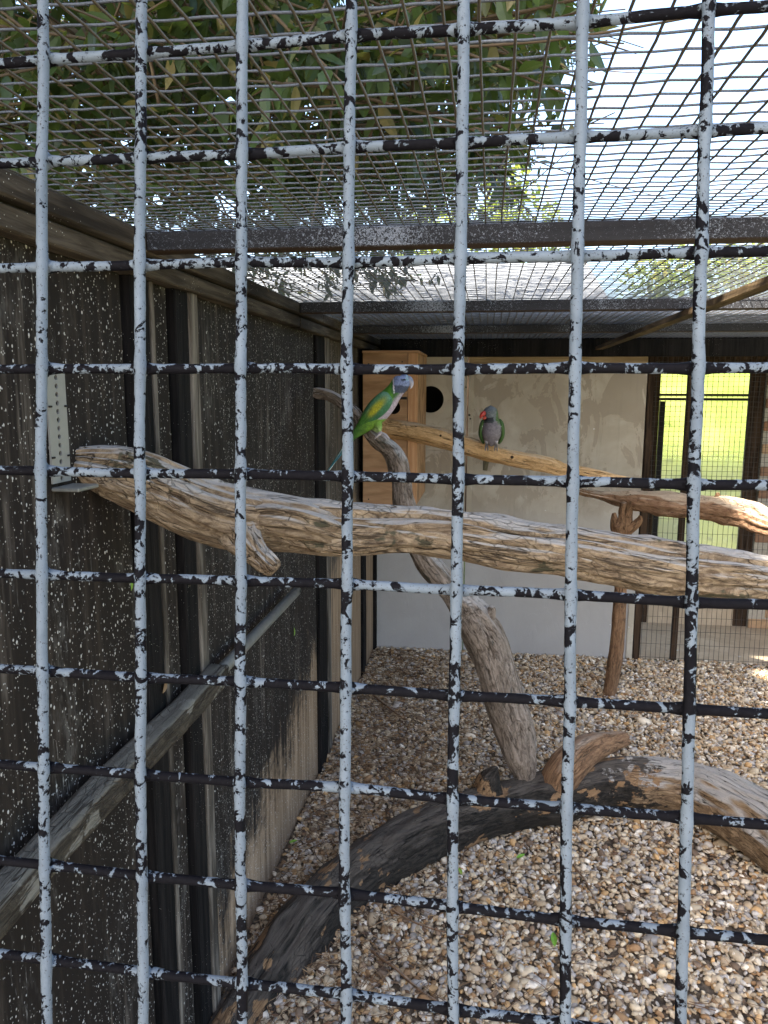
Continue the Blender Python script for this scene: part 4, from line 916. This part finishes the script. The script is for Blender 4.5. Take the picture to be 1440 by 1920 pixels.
# bird two: grey-breasted parakeet facing front, head turned left
b2 = thing('grey_parakeet', 'smaller-looking mauve-grey parakeet with red beak facing the front on the pale orange perch', 'bird', tuple(aty(920, 836, 3.95)))
O2 = (920, 800); Y2 = 3.92
def c2(u, v, l):
    n_ = mn.noise(Vector((u*.25, v*.25, 2))); 
    if v < 789.5:
        col = lerpc((.12, .135, .15), (.17, .19, .205), .5+n_)
        if v > 783.5-(u-910)*.10 and u < 925: col = (.02, .022, .03)
        if u > 929+(784-v)*.10: col = (.065, .12, .035)
        if abs(v-(771+(u-905)*.55)) < 1.6 and u < 912: col = (.01, .01, .012)
        return col
    col = lerpc((.15, .13, .145), (.215, .185, .205), .5+n_)
    if v < 793 and u < 925: col = (.04, .045, .05)
    if u > 932 and v < 797: col = lerpc((.065, .12, .035), col, (v-790)/8)
    if l < -3: col = (.06, .16, .03)
    return col
mb = MB(); loft(mb, O2, Y2, [(919, 763, 4, 4, 0), (919, 765.5, 9, 8, 0), (919, 770, 12.5, 12, 1), (919, 777, 14, 13, 1), (920, 784, 13.5, 13, 0), (921, 791, 15, 14, 0), (922, 799, 17.5, 17, 0), (922, 808, 18.5, 18, 0), (922, 817, 17, 17, 0), (922, 825, 13, 13, 0), (922, 831, 8.5, 9, 0), (922, 835, 4, 5, 0)], 1, 48, 8, c2); build('body', mb, FE, b2, True)
for s_ in (-1, 1):
    cx_ = 922+s_*17; mb = MB()
    loft(mb, O2, Y2, [(922+s_*13, 787, 3, 5, -4), (922+s_*17, 794, 4.5, 11, -5), (922+s_*19.5, 804, 4.5, 14, -6), (922+s_*20, 815, 4.2, 13, -7), (922+s_*17.5, 824, 3.6, 9, -8), (922+s_*14, 832, 2, 4, -9)], 1, 20, 6, lambda u, v, l, s_=s_: (.50, .55, .42) if (u-922)*s_ < 17.2 and 799 < v < 812 and l > -2 else lerpc((.025, .06, .02), (.06, .13, .03), (l+12)/20), cap=.3); build('wing', mb, FE, b2, True)
    mb = MB(); K = (.13, .11, .10); e = 922+s_*8.5
    loft(mb, O2, Y2, [(e, 826, 4, 4, 6), (e, 831, 2.6, 2.6, 7), (e, 835, 1.8, 1.8, 8)], 1, 10, 4, lambda u, v, l: lerpc((.3, .27, .28), K, (v-828)/5))
    for t in (-2.2, 2.2): loft(mb, O2, Y2, [(e, 831, 1.6, 1.6, 9), (e+t*.7, 835, 1.6, 1.6, 17), (e+t, 840, 1.3, 1.3, 20.5), (e+t, 843, .7, .7, 21)], 1, 8, 4, lambda u, v, l: K)
    build('foot', mb, HORN, b2, True)
mb = MB(); loft(mb, O2, Y2, [(910, 775, 3.6, 4, 9), (906.5, 775.5, 4.6, 4.2, 11), (903.5, 778, 3.8, 3.4, 12), (901.5, 782, 2.6, 2.4, 12), (902.5, 785, .8, .8, 12)], 1, 14, 6, lambda u, v, l: (.42, .04, .03)); build('upper_beak', mb, HORN, b2, True)
mb = MB(); loft(mb, O2, Y2, [(911, 782, 3, 3.5, 8), (907, 784, 2.8, 2.8, 10), (905, 784, 1.2, 1.2, 11)], 1, 10, 4, lambda u, v, l: (.45, .05, .03)); build('lower_beak', mb, HORN, b2, True)
eye(b2, O2, Y2, 916.2, 773.5, 13.2, 1.7, (.35, .38, .36))
mb = MB(); loft(mb, O2, Y2, [(920, 829, 8, 4, -14), (917, 845, 6, 2.5, -20), (913.5, 864, 5.8, 2, -24), (911.5, 884, 4.2, 1.2, -27)], 1, 16, 6, lambda u, v, l: lerpc((.06, .05, .025), (.12, .10, .06), .5+.5*math.sin(u*2.2)), cap=.1); build('tail_feather', mb, FE, b2, True)

# ------------------------------------------------------------------ front grille (heavy welded mesh, close to the camera)
GO = Vector((-.06363517, .35542115, 1.62910042)); GB = Matrix(((.99972, .0228, -.0057), (-.02201, .99332, .11331), (.00825, -.11316, .99354)))
ND = [[(-150.8, 150.6), (-100.7, 150.1), (-51.6, 150.2), (-0.6, 150.8), (49.9, 149.6), (100.9, 148.9), (151.9, 149.8)],
[(-151.8, 102.2), (-101.3, 101.4), (-51.4, 100.6), (-0.8, 101.1), (50.0, 100.1), (100.9, 100.1), (152.3, 99.5)],
[(-152.2, 51.4), (-102.0, 50.6), (-51.4, 50.4), (-0.7, 49.1), (50.4, 49.2), (101.0, 48.8), (152.2, 48.4)],
[(-152.8, 1.7), (-101.5, 1.2), (-51.5, 0.8), (-0.9, 0.3), (50.3, -0.4), (101.0, -0.4), (152.3, -1.0)],
[(-153.8, -48.9), (-101.8, -49.3), (-51.2, -49.2), (0.1, -49.8), (51.0, -50.1), (101.3, -50.9), (152.1, -51.1)],
[(-153.6, -100.8), (-101.9, -101.0), (-51.0, -100.6), (0.2, -100.3), (50.9, -101.5), (101.5, -101.4), (152.7, -102.8)],
[(-153.7, -149.7), (-101.7, -150.1), (-51.0, -149.2), (0.2, -149.5), (50.7, -150.4), (102.2, -149.9), (153.2, -150.5)],
[(-153.5, -199.1), (-101.8, -198.6), (-51.1, -198.8), (0.2, -197.5), (50.8, -199.1), (101.9, -199.5), (153.3, -199.5)],
[(-153.0, -249.6), (-101.0, -250.2), (-50.3, -249.9), (0.7, -249.1), (51.9, -250.1), (102.9, -251.5), (153.5, -251.5)],
[(-152.5, -299.0), (-100.5, -299.7), (-49.5, -299.5), (2.3, -298.6), (52.8, -299.8), (103.5, -300.3), (154.0, -301.3)]]
gr_ = thing('wire_grille', 'heavy square welded wire grille close to the viewer, black wire with flaking pale blue-grey paint', 'grille', tuple(GO))
I0, I1, J0, J1 = -4, 12, -2, 17       # columns and rows built, measured ones are 0..6 and 0..9
def node(i, j):
    ic, jc = min(max(i, 0), 6), min(max(j, 0), 9); a = ND[jc][ic]
    return (a[0]+50.9*(i-ic), a[1]-50.1*(j-jc)) if (i != ic or j != jc) else a
def gp(x, z, y=0.): return GO+GB @ Vector((x*.001, y*.001, z*.001))
def wpath(nodes, vertical):
    pts = []
    for a, b in zip(nodes, nodes[1:]):
        for t in np.linspace(0, 1, 14, endpoint=False):
            x, z = a[0]+(b[0]-a[0])*t, a[1]+(b[1]-a[1])*t; sd_ = x*.7+z*.3 if not vertical else z
            j1 = .45*mn.noise(Vector((sd_*.03, nodes[0][0]*.13, nodes[0][1]*.17))); 
            e = math.exp(-(min(t, 1-t)*50/4.2)**2)
            pts.append((x+(j1 if vertical else 0), z+(0 if vertical else j1), e))
    pts.append((*nodes[-1], 1.)); return pts
def pnoise(th, s, P): return 0.
for i in range(I0, I1+1):
    pts = wpath([node(i, j) for j in range(J0, J1+1)], True); mb = MB()
    P4 = [(*gp(x, z, -2.6), .00262*(1+.14*e)) for x, z, e in pts]
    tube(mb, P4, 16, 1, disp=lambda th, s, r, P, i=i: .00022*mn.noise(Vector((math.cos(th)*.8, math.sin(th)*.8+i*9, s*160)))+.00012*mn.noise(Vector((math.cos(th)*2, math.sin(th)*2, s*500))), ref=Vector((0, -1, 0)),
         extra={'paint': lambda th, s, P, i=i: .54+.20*math.cos(th+.8)+.10*mn.noise(Vector((i*3.3, s*5, 0)))-.04*(P.z < 1.5)+.05*(P.z > 1.65)})  # flaking paler towards the viewer; dark edge shading painted into the same mask
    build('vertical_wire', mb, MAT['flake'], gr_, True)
for j in range(J0, J1+1):
    pts = wpath([node(i, j) for i in range(I0, I1+1)], False); mb = MB()
    P4 = [(*gp(x, z, 2.2), .00235*(1+.42*e)) for x, z, e in pts]
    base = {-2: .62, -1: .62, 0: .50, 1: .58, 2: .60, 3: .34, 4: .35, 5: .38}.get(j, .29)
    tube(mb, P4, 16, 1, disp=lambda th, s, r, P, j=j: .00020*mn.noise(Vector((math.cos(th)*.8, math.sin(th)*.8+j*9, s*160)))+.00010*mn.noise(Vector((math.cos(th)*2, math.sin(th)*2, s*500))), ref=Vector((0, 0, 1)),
         extra={'paint': lambda th, s, P, j=j, base=base: base+.13*math.cos(th+.3)+.10*mn.noise(Vector((j*3.3, s*9, 5)))+(.0 if j < 3 or P.x > .1 else .03)})  # flaking paler on top; underside shade painted into the same mask
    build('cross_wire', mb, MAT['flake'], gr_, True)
# welds: paint-filled fillets at the visible crossings
wm = None
for i in range(-1, 8):
    for j in range(-1, 11):
        x, z = node(i, j)
        mb = MB(); V = []; T = []; F = []; nn = 20
        for q, (rr, yy) in enumerate(((1., 0.), (1., 1.))):
            pass
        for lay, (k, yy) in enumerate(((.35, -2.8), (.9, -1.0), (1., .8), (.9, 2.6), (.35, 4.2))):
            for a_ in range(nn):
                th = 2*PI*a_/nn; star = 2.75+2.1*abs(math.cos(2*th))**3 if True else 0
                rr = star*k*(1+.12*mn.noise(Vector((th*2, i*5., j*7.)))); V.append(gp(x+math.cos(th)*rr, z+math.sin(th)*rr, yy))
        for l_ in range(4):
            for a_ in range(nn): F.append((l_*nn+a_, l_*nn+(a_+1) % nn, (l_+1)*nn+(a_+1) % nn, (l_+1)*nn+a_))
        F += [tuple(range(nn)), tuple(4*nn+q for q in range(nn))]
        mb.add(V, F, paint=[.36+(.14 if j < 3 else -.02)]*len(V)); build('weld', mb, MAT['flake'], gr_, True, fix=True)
fr_m = MAT['flake']
for a, b in (((I0-.4, J0-.4), (I1+.4, J0-.4)), ((I0-.4, J1+.4), (I1+.4, J1+.4)), ((I0-.4, J0-.4), (I0-.4, J1+.4)), ((I1+.4, J0-.4), (I1+.4, J1+.4))):
    def nd2(i, j): return (-152+50.9*i, 150-50.1*j)
    p, q = nd2(*a), nd2(*b); mb = MB(); tube(mb, [(*gp(*p), .012), (*gp(*q), .012)], 4, 2, extra={'paint': lambda th, s, P: .5}, rot0=PI/4); build('frame_bar', mb, MAT['flake'], gr_)
